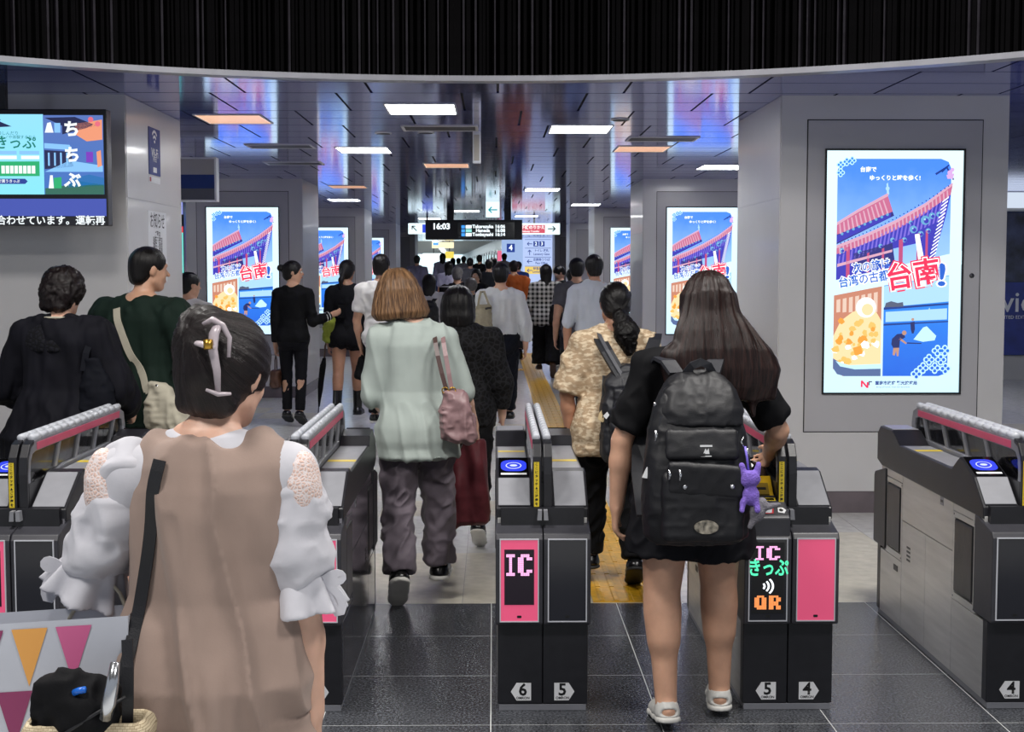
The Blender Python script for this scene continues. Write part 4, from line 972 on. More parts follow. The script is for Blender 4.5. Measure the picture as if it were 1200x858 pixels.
def noise3(p, seed=0):
    p = np.asarray(p, float); i = np.floor(p).astype(np.int64); f = p - i; u = f * f * f * (f * (f * 6 - 15) + 10); out = 0
    for a in (0, 1):
        for b in (0, 1):
            for c in (0, 1):
                w = (u[:, 0] if a else 1 - u[:, 0]) * (u[:, 1] if b else 1 - u[:, 1]) * (u[:, 2] if c else 1 - u[:, 2])
                out = out + w * hash3(i[:, 0] + a, i[:, 1] + b, i[:, 2] + c, seed)
    return out
def vnormals(v, f):
    n = np.cross(v[f[:, 2]] - v[f[:, 0]], v[f[:, 3]] - v[f[:, 1]]); out = np.zeros_like(v)
    for j in range(4): np.add.at(out, f[:, j], n)
    return out / (np.linalg.norm(out, axis=1, keepdims=True) + 1e-12)
def relax(v, f, it=1):
    for _ in range(it):
        s = np.zeros_like(v); c = np.zeros(len(v))
        for j in range(4):
            a, b = f[:, j], f[:, (j + 1) % 4]; np.add.at(s, a, v[b]); np.add.at(s, b, v[a]); np.add.at(c, a, 1); np.add.at(c, b, 1)
        v = v * .4 + .6 * s / c[:, None]
    return v
def wrinkle(v, f, style, amp, seed=0, scale=1.):
    if not amp: return v
    n = vnormals(v, f); s = scale; amp = amp * 1.6
    w = noise3(v * 9 * s, seed + 9)[:, None] * .35
    if style == 'drape':      # folds falling from the shoulders
        q = v * V(16, 16, 2.2) * s + w; d = noise3(q, seed) + .5 * noise3(v * V(34, 34, 5) * s + w, seed + 1)
    elif style == 'leg':      # folds across and along a trouser leg
        q = np.stack([v[:, 0] * 12 + v[:, 2] * 9, v[:, 1] * 12, v[:, 2] * 16 - v[:, 0] * 20], 1) * s + w; r = 1 - np.abs(noise3(q, seed)) * 2; d = r * .8 + .4 * noise3(v * 26 * s, seed + 2)
    elif style == 'fold':     # sharp long folds, slightly slanting
        q = np.stack([v[:, 0] * 17 + v[:, 2] * 3.2, v[:, 1] * 5, v[:, 2] * 1.2], 1) * s + w * .4; d = (1 - 2.4 * np.abs(noise3(q, seed))) * .8 + .5 * noise3(v * V(22, 12, 4) * s + w, seed + 6)
    elif style == 'crush':
        r = 1 - 2 * np.abs(noise3(v * 15 * s + w, seed)); d = r + .6 * (1 - 2 * np.abs(noise3(v * 33 * s, seed + 3)))
    else:                     # shirt: diagonal tension folds
        q = np.stack([v[:, 0] * 14 + v[:, 2] * 5, v[:, 1] * 12, v[:, 2] * 7 - v[:, 0] * 6], 1) * s + w; d = (1 - 2 * np.abs(noise3(q, seed))) * .8 + .45 * noise3(v * 24 * s, seed + 4)
    return v + n * (amp * (d + .15))[:, None]
def to_mesh(name, v, f, m, attr=None):
    me = bpy.data.meshes.new(name); me.vertices.add(len(v)); me.vertices.foreach_set('co', np.ascontiguousarray(v, np.float32).ravel())
    nf = len(f); me.loops.add(nf * 4); me.loops.foreach_set('vertex_index', np.ascontiguousarray(f, np.int32).ravel())
    me.polygons.add(nf); me.polygons.foreach_set('loop_start', np.arange(0, nf * 4, 4, dtype=np.int32))
    me.polygons.foreach_set('use_smooth', np.ones(nf, bool))
    if m is not None: me.materials.append(m)
    if attr is not None:
        a = me.attributes.new('strand', 'FLOAT_VECTOR', 'POINT'); a.data.foreach_set('vector', np.ascontiguousarray(attr, np.float32).ravel())
    me.update(calc_edges=True); return me
def rotm(yaw=0, pitch=0, roll=0):
    """yaw: turn left(+), pitch: nod down(+), roll: tilt to the right(+), degrees"""
    return np.array((Matrix.Rotation(math.radians(yaw), 3, 'Z') @ Matrix.Rotation(-math.radians(pitch), 3, 'X') @ Matrix.Rotation(math.radians(roll), 3, 'Y')))

# ------------------------------------------------------------------ skin, hair and cloth materials
def skin_mat(name, col):
    m = M(name, col, rough=.48, n=.10, ns=16, bump=.06, bs=140)
    b = m.node_tree.nodes['Principled BSDF']; b.inputs['Subsurface Weight'].default_value = .12; b.inputs['Subsurface Radius'].default_value = (.012, .005, .003); b.inputs['Subsurface Scale'].default_value = 1.0
    return m
SK = [skin_mat('skin warm', '#c79a80'), skin_mat('skin pale', '#d6ab95'), skin_mat('skin tan', '#b4846a')]
def hair_mat(name, dark, light, f=40., rough=.34, amt=.5):
    m = bpy.data.materials.new(name); m.use_nodes = True; nt = m.node_tree; b = nt.nodes['Principled BSDF']; L = nt.links
    at = nt.nodes.new('ShaderNodeAttribute'); at.attribute_name = 'strand'
    mp = nt.nodes.new('ShaderNodeMapping'); mp.inputs['Scale'].default_value = (f, 5, 1); L.new(at.outputs['Vector'], mp.inputs[0])
    t = nt.nodes.new('ShaderNodeTexNoise'); t.inputs['Scale'].default_value = 1; t.inputs['Detail'].default_value = 5; t.inputs['Roughness'].default_value = .65; L.new(mp.outputs[0], t.inputs['Vector'])
    r = nt.nodes.new('ShaderNodeMapRange'); r.inputs['From Min'].default_value = .38; r.inputs['From Max'].default_value = .66; L.new(t.outputs['Fac'], r.inputs['Value'])
    mx = nt.nodes.new('ShaderNodeMix'); mx.data_type = 'RGBA'; mx.inputs['A'].default_value = lin(dark); mx.inputs['B'].default_value = lin(light)
    L.new(r.outputs[0], mx.inputs['Factor']); L.new(mx.outputs['Result'], b.inputs['Base Color'])
    bp = nt.nodes.new('ShaderNodeBump'); bp.inputs['Strength'].default_value = amt; bp.inputs['Distance'].default_value = .006; L.new(t.outputs['Fac'], bp.inputs['Height']); L.new(bp.outputs[0], b.inputs['Normal'])
    b.inputs['Roughness'].default_value = rough; b.inputs['Specular IOR Level'].default_value = .30
    return m
HB = hair_mat('hair black', '#060505', '#171314'); HBR = hair_mat('hair dark brown', '#0f0909', '#301e1b'); HBOB = hair_mat('hair chestnut', '#3b281d', '#94704f', 26, .42); HG = hair_mat('hair grey', '#4a4746', '#8b8886'); HDB = hair_mat('hair soft black', '#0a0707', '#241a1b')
def cloth(name, col, rough=.8, n=.10, ns=40, bump=.10, bs=300):
    m = M(name, col, rough=rough, n=n, ns=ns, bump=bump, bs=bs, spec=.18)
    b = m.node_tree.nodes['Principled BSDF']; b.inputs['Sheen Weight'].default_value = .10 if sum(lin(col)[:3]) > .25 else 0.; return m
def pattern_mat(name, kind, a, b_, s=1.):
    m = bpy.data.materials.new(name); m.use_nodes = True; nt = m.node_tree; b = nt.nodes['Principled BSDF']; L = nt.links
    b.inputs['Roughness'].default_value = .8; b.inputs['Specular IOR Level'].default_value = .25
    tc = nt.nodes.new('ShaderNodeTexCoord'); mx = nt.nodes.new('ShaderNodeMix'); mx.data_type = 'RGBA'; mx.inputs['A'].default_value = lin(a); mx.inputs['B'].default_value = lin(b_)
    L.new(mx.outputs['Result'], b.inputs['Base Color'])
    def ramp(src, lo, hi):
        r = nt.nodes.new('ShaderNodeMapRange'); r.inputs['From Min'].default_value = lo; r.inputs['From Max'].default_value = hi; L.new(src, r.inputs['Value']); return r.outputs[0]
    if kind == 'plaid':
        outs = []
        for d in ('X', 'Z'):
            w = nt.nodes.new('ShaderNodeTexWave'); w.bands_direction = d; w.inputs['Scale'].default_value = 3.2 * s; L.new(tc.outputs['Object'], w.inputs['Vector']); outs.append(ramp(w.outputs['Fac'], .45, .55))
        ad = nt.nodes.new('ShaderNodeMath'); ad.operation = 'ADD'; L.new(outs[0], ad.inputs[0]); L.new(outs[1], ad.inputs[1]); hf = nt.nodes.new('ShaderNodeMath'); hf.operation = 'MULTIPLY'; hf.inputs[1].default_value = .5; L.new(ad.outputs[0], hf.inputs[0]); L.new(hf.outputs[0], mx.inputs['Factor'])
    elif kind == 'blotch':
        t = nt.nodes.new('ShaderNodeTexNoise'); t.inputs['Scale'].default_value = 34 * s; t.inputs['Detail'].default_value = 3; mp = nt.nodes.new('ShaderNodeMapping'); mp.inputs['Scale'].default_value = (1, 1, 2.2); L.new(tc.outputs['Object'], mp.inputs[0]); L.new(mp.outputs[0], t.inputs['Vector']); L.new(ramp(t.outputs['Fac'], .46, .58), mx.inputs['Factor'])
    elif kind == 'lace':
        t = nt.nodes.new('ShaderNodeTexVoronoi'); t.feature = 'DISTANCE_TO_EDGE'; t.inputs['Scale'].default_value = 42 * s; L.new(tc.outputs['Object'], t.inputs['Vector']); L.new(ramp(t.outputs['Distance'], .06, .16), mx.inputs['Factor'])
        bp = nt.nodes.new('ShaderNodeBump'); bp.inputs['Strength'].default_value = .4; bp.inputs['Distance'].default_value = .01; L.new(t.outputs['Distance'], bp.inputs['Height']); L.new(bp.outputs[0], b.inputs['Normal'])
    elif kind == 'stripe':
        w = nt.nodes.new('ShaderNodeTexWave'); w.bands_direction = 'Z'; w.inputs['Scale'].default_value = 3 * s; L.new(tc.outputs['Object'], w.inputs['Vector']); L.new(ramp(w.outputs['Fac'], .85, .9), mx.inputs['Factor'])
    elif kind == 'weave':
        w = nt.nodes.new('ShaderNodeTexBrick'); w.inputs['Scale'].default_value = 60 * s; w.inputs['Color1'].default_value = (1, 1, 1, 1); w.inputs['Color2'].default_value = (.5, .5, .5, 1); w.inputs['Mortar'].default_value = (0, 0, 0, 1)
        mp = nt.nodes.new('ShaderNodeMapping'); mp.inputs['Rotation'].default_value = (math.pi / 2, 0, 0); L.new(tc.outputs['Object'], mp.inputs[0]); L.new(mp.outputs[0], w.inputs['Vector']); L.new(w.outputs['Color'], mx.inputs['Factor'])
        bp = nt.nodes.new('ShaderNodeBump'); bp.inputs['Strength'].default_value = .6; bp.inputs['Distance'].default_value = .01; L.new(w.outputs['Color'], bp.inputs['Height']); L.new(bp.outputs[0], b.inputs['Normal'])
    return m

# ================================================================== PEOPLE
HANG = lambda s, out=.13, fwd=.0, bend=.15: ((s * out, fwd - .04, -1), (s * out * .4, fwd + bend, -1))
class Person:
    def __init__(s, label, x, y, H, heading=0, res=.01, fem=True, w=1., lean=(0, 0), head=(0, 0, 0), ra=None, la=None, rl=None, ll=None, skin=0, z=0., cat='person', group=None, twist=0., headoff=(0, 0, 0), neck=1., fine_hands=False, curl=.5, arms_w=1., legs_w=1., shw=1.):
        s.H = H; s.res = res; s.fem = fem; s.w = w; s.skin = SK[skin]; s.seed = int(abs(x * 131 + y * 17)) % 97
        s.root = tag(empty('person', (x, y, z), math.radians(-heading)), label, cat, group)
        zp = .53 * H; lx, ly = lean
        s.sp = lambda q: (lx * (q - zp), ly * (q - zp))
        def S(px, py, pz):
            a, b = s.sp(pz * H); return V(px * H + a, py * H + b, pz * H)
        s.S = S
        legs = {1: rl or ((.02, .05, -1), (.0, -.05, -1), 0, 6), -1: ll or ((-.02, -.05, -1), (0, -.08, -1), 0, -6)}
        s.hip = {}; s.knee = {}; s.ank = {}; s.toe = {}; s.footR = {}; low = 9
        for k in (1, -1):
            td, sd, fp, fy = legs[k]
            hp_ = V(k * .050 * H * (1.06 if fem else 1) * w, 0, .522 * H); kn = hp_ + unit(td) * .245 * H; an = kn + unit(sd) * .235 * H
            R = rotm(-fy, fp, 0)
            toe = an + R @ V(0, .115 * H, -.028 * H); heel = an + R @ V(0, -.035 * H, -.042 * H); ball = an + R @ V(0, .085 * H, -.042 * H); tip = an + R @ V(0, .125 * H, -.042 * H)
            low = min(low, heel[2], ball[2], tip[2]); s.hip[k], s.knee[k], s.ank[k], s.toe[k], s.footR[k] = hp_, kn, an, toe, R
        dz = -low
        s.dz = dz
        for d in (s.hip, s.knee, s.ank, s.toe):
            for k in d: d[k] = d[k] + V(0, 0, dz)
        S0 = S; s.S = lambda a, b, c: S0(a, b, c) + V(0, 0, dz)
        arms = {1: ra or HANG(1), -1: la or HANG(-1)}
        s.sho = {}; s.elb = {}; s.wri = {}; s.ud = {}; s.fd = {}
        for k in (1, -1):
            u, f = unit(arms[k][0]), unit(arms[k][1]); sh = s.S(k * .101 * w * (1 if fem else 1.10) * shw, -.004, .792)
            s.sho[k] = sh; s.elb[k] = sh + u * .178 * H; s.wri[k] = s.elb[k] + f * .150 * H; s.ud[k], s.fd[k] = u, f
        s.hr = rotm(*head); s.hs = .5 * (H / 1.6) + .5
        nb = s.S(0, .0, .845); s.nb = nb; s.neckn = neck
        s.hc = nb + V(0, .018, .0) * 1 + V(0, 0, (1.0 - .845) * H - .112 * s.hs) + V(*headoff)
        s.curl = curl; s.fine = fine_hands; s.aw = arms_w; s.lw = legs_w
        a, b = (.9 if fem else 1.), 1
        f = fem
        s.prof = [(.455, .070, .060, 0, 0), (.48, .092 if f else .088, .066, 0, -.006), (.52, .104 if f else .096, .070, 0, -.008), (.575, .092 if f else .091, .062, 0, -.002), (.63, .077 if f else .086, .055, 0, .002), (.68, .080 if f else .089, .058, 0, .002), (.735, .089 if f else .099, .063, 0, .002), (.775, .090 if f else .104, .060, 0, -.004), (.805, .082 if f else .094, .050, 0, -.006), (.828, .056 if f else .062, .042, 0, -.004), (.85, .034, .036, 0, .002)]
        s.body()
    def rows(s, z0, z1, e=0., extra=None, wscale=1., dscale=1.):
        P = np.array(s.prof); zs = sorted(set([z0, z1] + [q for q in P[:, 0] if z0 < q < z1])); out = []
        for q in zs:
            a, b, cy = [np.interp(q, P[:, 0], P[:, i]) for i in (1, 2, 4)]
            sx, sy = s.sp(q * s.H); ex = extra(q) if extra else 0.
            out.append((q * s.H + s.dz, a * s.H * s.w * wscale + e + ex, b * s.H * (s.w * .5 + .5) * dscale + e + ex, sx, sy + cy * s.H))
        return out
    def bbox(s, m=.12):
        P = np.array([s.hc + V(0, 0, .1), s.hc - V(0, 0, .1)] + list(s.sho.values()) + list(s.elb.values()) + list(s.wri.values()) + list(s.knee.values()) + list(s.ank.values()) + list(s.toe.values()) + [s.S(0, 0, .5)])
        lo = P.min(0) - m; hi = P.max(0) + m; lo[2] = max(lo[2], -.02); return lo, hi
    def hand(s, F, k, kk=.004):
        """palm, four unequal bent fingers and a thumb leaving the side of the palm"""
        H = s.H / 1.6; d = s.fd[k]; w = s.wri[k]
        inn = unit(np.cross(d, V(0, 1, 0)) if abs(d[1]) < .9 else np.cross(d, V(0, 0, 1)))      # across the palm
        palm_n = unit(V(-k, 0, 0) - d * (V(-k, 0, 0) @ d))       # the palm looks to the body
        side = unit(np.cross(palm_n, d))                           # toward the thumb (forward)
        if side[1] < 0: side = -side
        p0 = w + d * .012 * H; p1 = w + d * .078 * H
        F.rc(w - d * .02 * H, p0, .025 * H, .026 * H, .012, flat=(palm_n, .72))
        F.rc(p0 + side * .010 * H, p1 + side * .022 * H, .022 * H, .015 * H, .012, flat=(palm_n, .62)); F.rc(p0 - side * .008 * H, p1 - side * .022 * H, .021 * H, .014 * H, .012, flat=(palm_n, .62))
        F.rc(p0, p1, .026 * H, .018 * H, .012, flat=(palm_n, .55))
        for i, (off, L) in enumerate(((.026, .068), (.009, .077), (-.009, .071), (-.025, .055))):
            b = p1 + side * off * H - d * .006 * H; c = s.curl * (1 + .12 * i)
            d1 = unit(d * math.cos(c * .6) + palm_n * math.sin(c * .6) + side * off * 1.2); d2 = unit(d * math.cos(c * 1.5) + palm_n * math.sin(c * 1.5)); d3 = unit(d * math.cos(c * 2.3) + palm_n * math.sin(c * 2.3))
            q1 = b + d1 * L * .48 * H; q2 = q1 + d2 * L * .32 * H; q3 = q2 + d3 * L * .24 * H
            F.rc(b, q1, .0088 * H, .0080 * H, kk); F.rc(q1, q2, .0080 * H, .0072 * H, .002); F.rc(q2, q3, .0072 * H, .0062 * H, .002)
        t0 = w + d * .026 * H + side * .020 * H; t1 = t0 + unit(d * .75 + side * .6 + palm_n * .35) * .036 * H; t2 = t1 + unit(d * .95 + side * .2 + palm_n * .35) * .032 * H
        F.rc(t0, t1, .0125 * H, .0098 * H, .008); F.rc(t1, t2, .0098 * H, .0075 * H, .002)
    def body(s):
        H = s.H; lo, hi = s.bbox(.13); F = Field(lo, hi, s.res); S = s.S; w = s.w
        F.loft(s.rows(.455, .85), .01)
        for k in (1, -1):
            F.rc(S(k * .018, -.006, .838), s.sho[k] + V(-k * .01 * H, 0, .0), .022 * H, .026 * H, .03 * H)
            aw = s.aw * (.5 + .5 * w)
            F.rc(s.sho[k], s.elb[k], .034 * H * aw, .0235 * H * aw, .03 * H); F.rc(s.elb[k], s.elb[k] + (s.wri[k] - s.elb[k]) * .35, .0235 * H * aw, .0245 * H * aw, .01); F.rc(s.elb[k] + (s.wri[k] - s.elb[k]) * .3, s.wri[k], .0245 * H * aw, .0165 * H * aw, .012)
            s.hand(F, k)
            lw = s.lw * (.5 + .5 * w)
            F.rc(s.hip[k], s.knee[k], .056 * H * lw, .0345 * H * lw, .02 * H); sh = s.ank[k] - s.knee[k]; bk = unit(np.cross(np.cross(sh, V(0, 1, 0)), sh)); bk = -bk if bk[1] > 0 else bk
            F.rc(s.knee[k], s.ank[k], .032 * H * lw, .0205 * H * lw, .012); F.rc(s.knee[k] + sh * .16 + bk * .008 * H, s.knee[k] + sh * .40 + bk * .010 * H, .031 * H * lw, .026 * H * lw, .045)
            R = s.footR[k]; a = s.ank[k]
            F.rc(a, a + R @ V(0, -.020, -.018) * H, .021 * H, .018 * H, .012); F.rc(a + R @ V(0, .0, -.012) * H, a + R @ V(0, .080, -.022) * H, .021 * H, .014 * H, .012); F.rc(a + R @ V(0, .075, -.023) * H, a + R @ V(0, .108, -.025) * H, .014 * H, .010 * H, .008)
            F.ell(S(k * .042, -.034, .500), (.050 * H * w, .044 * H, .055 * H), None, .03)
        if s.fem:
            for k in (1, -1): F.ell(S(k * .045, .052, .725), (.036 * H, .030 * H, .034 * H), None, .025)
        s.headf(F, s.hs, s.hc, s.hr)
        v, f = F.mesh(); v = relax(v, f, 1)
        s.skin_obj = link('body', to_mesh('body', v, f, s.skin), s.root)
        if s.fine:
            pass
    def headf(s, F, q, c, R):
        P = lambda x, y, z: c + R @ (V(x, y, z) * q)
        F.rc(s.nb - V(0, .004, .02), P(0, -.018, -.055), .046 * q * s.neckn * (1 if s.fem else 1.12), .045 * q * s.neckn * (1 if s.fem else 1.12), .02)
        F.ell(P(0, -.008, .022), V(.074, .092, .088) * q, R, .012); F.ell(P(0, .030, -.030), V(.058, .058, .072) * q, R, .02)
        F.rc(P(0, .045, -.078), P(0, .052, -.088), .024 * q, .020 * q, .018)
        for k in (1, -1):
            F.rc(P(k * .048, .005, -.055), P(k * .018, .055, -.088), .018 * q, .018 * q, .018)
            F.ell(P(k * .073, -.006, -.008), V(.007, .017, .030) * q, R @ rotm(0, 0, 8 * k), .006)
            F.ell(P(k * .034, .046, -.030), V(.022, .026, .022) * q, R, .012)
            if s.res < .011: F.ell(P(k * .030, .094, .006), V(.016, .012, .010) * q, R, .006, 'd')
        F.rc(P(0, .082, .008), P(0, .104, -.022), .007 * q, .012 * q, .008)
        F.rc(P(-.016, .084, -.055), P(.016, .084, -.055), .0075 * q, .0075 * q, .006)
        F.rc(P(-.032, .080, .026), P(.032, .080, .026), .009 * q, .009 * q, .01)
    def face(s):
        """eyes, brows and lips, for heads turned to the viewer"""
        P = lambda x, y, z: s.hc + s.hr @ (V(x, y, z) * s.hs)
        ew = M('eye white', '#d9d4cf', rough=.2); eb = M('eye iris', '#1c100c', rough=.15); lp = M('lips', '#a5564f', rough=.4)
        for k in (1, -1):
            e_ = MB().ball(P(k * .030, .080, .006), .0115 * s.hs, 10).build('eye', ew, s.root); MB().ball(P(k * .030, .088, .006), .0055 * s.hs, 8).build('iris', eb, e_)
            MB().tube([P(k * .016, .091, .026), P(k * .030, .091, .031), P(k * .046, .083, .027)], [.002, .003, .0015], 6).build('eyebrow', HB, s.root)
        MB().tube([P(-.020, .086, -.054), P(-.008, .0925, -.052), P(.008, .0925, -.052), P(.020, .086, -.054)], [.002, .005, .005, .002], 8).build('lips', lp, s.root)
    def obj(s, name, F, m, style=None, amp=0., rel=1, attr=None, scale=1.):
        v, f = F.mesh()
        if rel: v = relax(v, f, rel)
        v = wrinkle(v, f, style, amp, s.seed, scale) if amp else v
        return link(name, to_mesh(name, v, f, m, attr(v) if attr else None), s.root)
    def top(s, m, hem=.47, e=.014, sleeve=.55, se=.016, flare=0., amp=.006, style='shirt', name='shirt', neckz=.838, neckr=0., cuff=None, tuck=False, back=0., armhole=None, wide=0.):
        """torso garment with sleeves; sleeve 0..1 upper arm, 1..2 forearm"""
        H = s.H; lo, hi = s.bbox(.14); lo[2] = hem * H - .05 + s.dz; hi[2] = s.hc[2] + .02; F = Field(lo, hi, s.res)
        ex = lambda q: flare * max(0, (.74 - q) / .25) + wide * (1 if q < .79 else 0)
        rows = s.rows(max(hem, .456), neckz, e, ex)
        if hem < .48:   # keep the hem as wide as the hips
            hw = np.interp(.515, [p[0] for p in s.prof], [p[1] for p in s.prof]) * H * s.w + e + ex(hem); hd = .070 * H + e + ex(hem)
            rows = [(hem * H + s.dz, hw, hd, s.sp(hem * H)[0], s.sp(hem * H)[1] - .008 * H)] + [r if r[0] > .51 * H + s.dz else (r[0], hw, hd, r[3], r[4]) for r in rows if r[0] > hem * H + s.dz]
        F.loft(rows, .01)
        if back: F.ell(s.S(0, -.05, .66), (.075 * H, .03 * H + back, .12 * H), None, .05)
        for k in (1, -1):
            F.rc(s.S(k * .03, -.006, .826), s.sho[k] + V(0, 0, -.002), .022 * H + e * .5, .028 * H + e * .7, .03 * H)
            if s.fem: F.ell(s.S(k * .045, .052, .725), V(.036, .030, .034) * H + e * .8, None, .04)
            if hem < .55: F.ell(s.S(k * .042, -.034, .505), V(.048 * H * s.w, .044 * H, .052 * H) + e + .008, None, .05)
            if sleeve <= 0: continue
            aw = s.aw * (.5 + .5 * s.w)
            if sleeve <= 1: end = s.sho[k] + (s.elb[k] - s.sho[k]) * sleeve; F.rc(s.sho[k], end, .035 * H * aw + se * .7, .030 * H * aw + se, .022 * H, cap1=True); 
            else:
                F.rc(s.sho[k], s.elb[k], .035 * H * aw + se * .7, .026 * H * aw + se, .022 * H); end = s.elb[k] + (s.wri[k] - s.elb[k]) * (sleeve - 1); F.rc(s.elb[k], end, .026 * H * aw + se, (cuff or .020 * H * aw + se * .8), .01, cap1=True)
        o = s.obj(name, F, m, style, amp); return o
    def legsw(s, m, end=1.93, e=.012, knee=None, ankle=None, waist=.60, amp=.006, name='trousers', style='leg', flare=0.):
        """trousers (end 1..2) or shorts (end < 1)"""
        H = s.H; lo, hi = s.bbox(.12); hi[2] = waist * H + .05 + s.dz; F = Field(lo, hi, s.res)
        F.loft(s.rows(.456, waist, e), .01)
        for k in (1, -1):
            F.ell(s.S(k * .042, -.034, .500), V(.050 * H * s.w, .044 * H, .055 * H) + e, None, .03)
            lw = s.lw * (.5 + .5 * s.w); kr = knee or .037 * H * lw + e; ar = ankle or .028 * H * lw + e
            if end <= 1:
                q = s.hip[k] + (s.knee[k] - s.hip[k]) * end; F.rc(s.hip[k], q, .058 * H * lw + e, .050 * H * lw + e + flare, .02 * H, cap1=True)
            else:
                F.rc(s.hip[k], s.knee[k], .058 * H * lw + e, kr, .02 * H); q = s.knee[k] + (s.ank[k] - s.knee[k]) * (end - 1); F.rc(s.knee[k], q, kr, ar, .012, cap1=True)
        return s.obj(name, F, m, style, amp)
    def skirt(s, m, hem=.3, e=.012, flare=.1, waist=.62, amp=.01):
        H = s.H; lo, hi = s.bbox(.16 + flare); lo[2] = hem * H - .03; hi[2] = waist * H + .05 + s.dz; F = Field(lo, hi, s.res)
        rows = [(hem * H + s.dz, .105 * H * s.w + e + flare, .08 * H + e + flare * .8, 0, 0)] + s.rows(.50, waist, e); F.loft(rows, .01); return s.obj('skirt', F, m, 'drape', amp)
    def shoes(s, m, sole=None, kind='shoe', e=.006, heel=0., high=0., th=.012):
        H = s.H
        for k in (1, -1):
            R = s.footR[k]; a = s.ank[k]; P = lambda x, y, z: a + R @ (V(x, y, z) * H)
            top = a + unit(s.knee[k] - a) * high
            pts = np.array([P(0, -.05, -.045), P(0, .14, -.045), top, P(0, 0, .02)]); F = Field(pts.min(0) - .06, pts.max(0) + .06, min(s.res, .008))
            F.rc(P(0, -.014, -.022), P(0, .03, -.022), .026 * H + e, .025 * H + e, .01); F.rc(P(0, .03, -.024), P(0, .088, -.030), .024 * H + e, .023 * H + e, .015); F.rc(P(0, .085, -.030), P(0, .112, -.030), .022 * H + e, .016 * H + e, .012, flat=(R @ V(0, 0, 1), .8))
            if high: F.rc(a, top, .024 * H + e, .028 * H + e, .015, cap1=True)
            else: F.rc(P(0, -.008, -.02), P(0, -.008, .004), .024 * H + e, .022 * H + e, .01, cap1=True)
            if kind == 'sandal': F.ell(P(0, -.050, -.019), V(.024, .030, .0085) * H, R, .003, 'd'); F.ell(P(0, .034, .004), V(.03, .034, .017) * H, R, .004, 'd'); F.ell(P(0, .118, -.026), V(.03, .022, .02) * H, R, .004, 'd')
            bot = P(0, 0, -.042); F.cut(bot + R @ V(0, 0, th), R @ V(0, 0, -1))
            if not high and s.res < .009: F.rc(P(0, -.006, -.004), P(0, -.006, .03), .021 * H, .023 * H, .002, 'd')
            o = s.obj(kind, F, m)
            if True:
                G = Field(pts.min(0) - .06, pts.max(0) + .06, min(s.res, .008))
                G.rc(P(0, -.016, -.038), P(0, .03, -.038), .027 * H + e, .025 * H + e, .01, flat=(R @ V(0, 0, 1), .9)); G.rc(P(0, .03, -.038), P(0, .088, -.038), .025 * H + e, .026 * H + e, .015); G.rc(P(0, .085, -.038), P(0, .112, -.038), .025 * H + e, .018 * H + e, .012)
                G.cut(bot + R @ V(0, 0, th + .003), R @ V(0, 0, 1)); G.cut(bot + R @ V(0, 0, .0005), R @ V(0, 0, -1))
                v, f = G.mesh(); so = link('sole', to_mesh('sole', relax(v, f, 1), f, sole or m), o)
    def hair(s, m, build, axis=(0, 0, 1), ctr=(0, 0, 0), amp=.004, freq=14., lo=(-.2, -.22, -.3), hi=(.2, .16, .17), res=None, name='hair', vert=False, wave=0.):
        """build(F) blends the hair in head coordinates; strands run as meridians about an axis"""
        F = Field(lo, hi, (res or s.res) / s.hs); build(F); v, f = F.mesh(); v = relax(v, f, 1)
        ax = unit(axis); u1 = unit(np.cross(ax, V(1, .01, 0))); u2 = np.cross(ax, u1); d = v - V(*ctr)
        if vert: ang = d[:, 0] * 9; al = d[:, 2] * 3
        else: ang = np.arctan2(d @ u2, d @ u1); al = d @ ax * 3
        if wave: ang = ang + wave * np.sin(v[:, 2] * 60 + v[:, 0] * 30)
        at = np.stack([ang, al, np.linalg.norm(d, axis=1)], 1)
        if amp:
            n = vnormals(v, f); q = np.stack([np.cos(ang) * freq if not vert else ang * freq * .6, np.sin(ang) * freq if not vert else d[:, 1] * 6, al * 1.2], 1)
            fall = np.clip(np.linalg.norm(d - np.outer(d @ ax, ax), axis=1) / .03, 0, 1) if not vert else 1.
            v = v + n * (amp * fall * (noise3(q, 3) + .5 * noise3(q * 2.3, 5)))[:, None]
        v = (s.hc + (v * s.hs) @ s.hr.T)
        return link(name, to_mesh(name, v, f, m, at), s.root)
    def surf(s, objs):
        V_ = []; P_ = []
        for o in objs:
            b = len(V_); V_ += [v.co.copy() for v in o.data.vertices]; P_ += [[b + i for i in p.vertices] for p in o.data.polygons]
        return BVHTree.FromPolygons(V_, P_)
    def drape(s, bvh, pts, off=.006, n=24, frm=(0, -1.5, 0)):
        """run a path given as (x, z) over the back of the clothes"""
        out = []; pts = [np.array(p, float) for p in pts]; seg = np.cumsum([0] + [np.linalg.norm(pts[i + 1] - pts[i]) for i in range(len(pts) - 1)])
        for i in range(n + 1):
            t = seg[-1] * i / n; q = [np.interp(t, seg, [p[j] for p in pts]) for j in (0, 1)]
            h = bvh.ray_cast(Vector((q[0], -1.5, q[1])), Vector((0, 1, 0)))
            if h[0] is not None: out.append(V(*h[0]) + V(0, -off, 0))
        return out
    def world(s, p): return s.root.matrix_basis @ Vector(p)
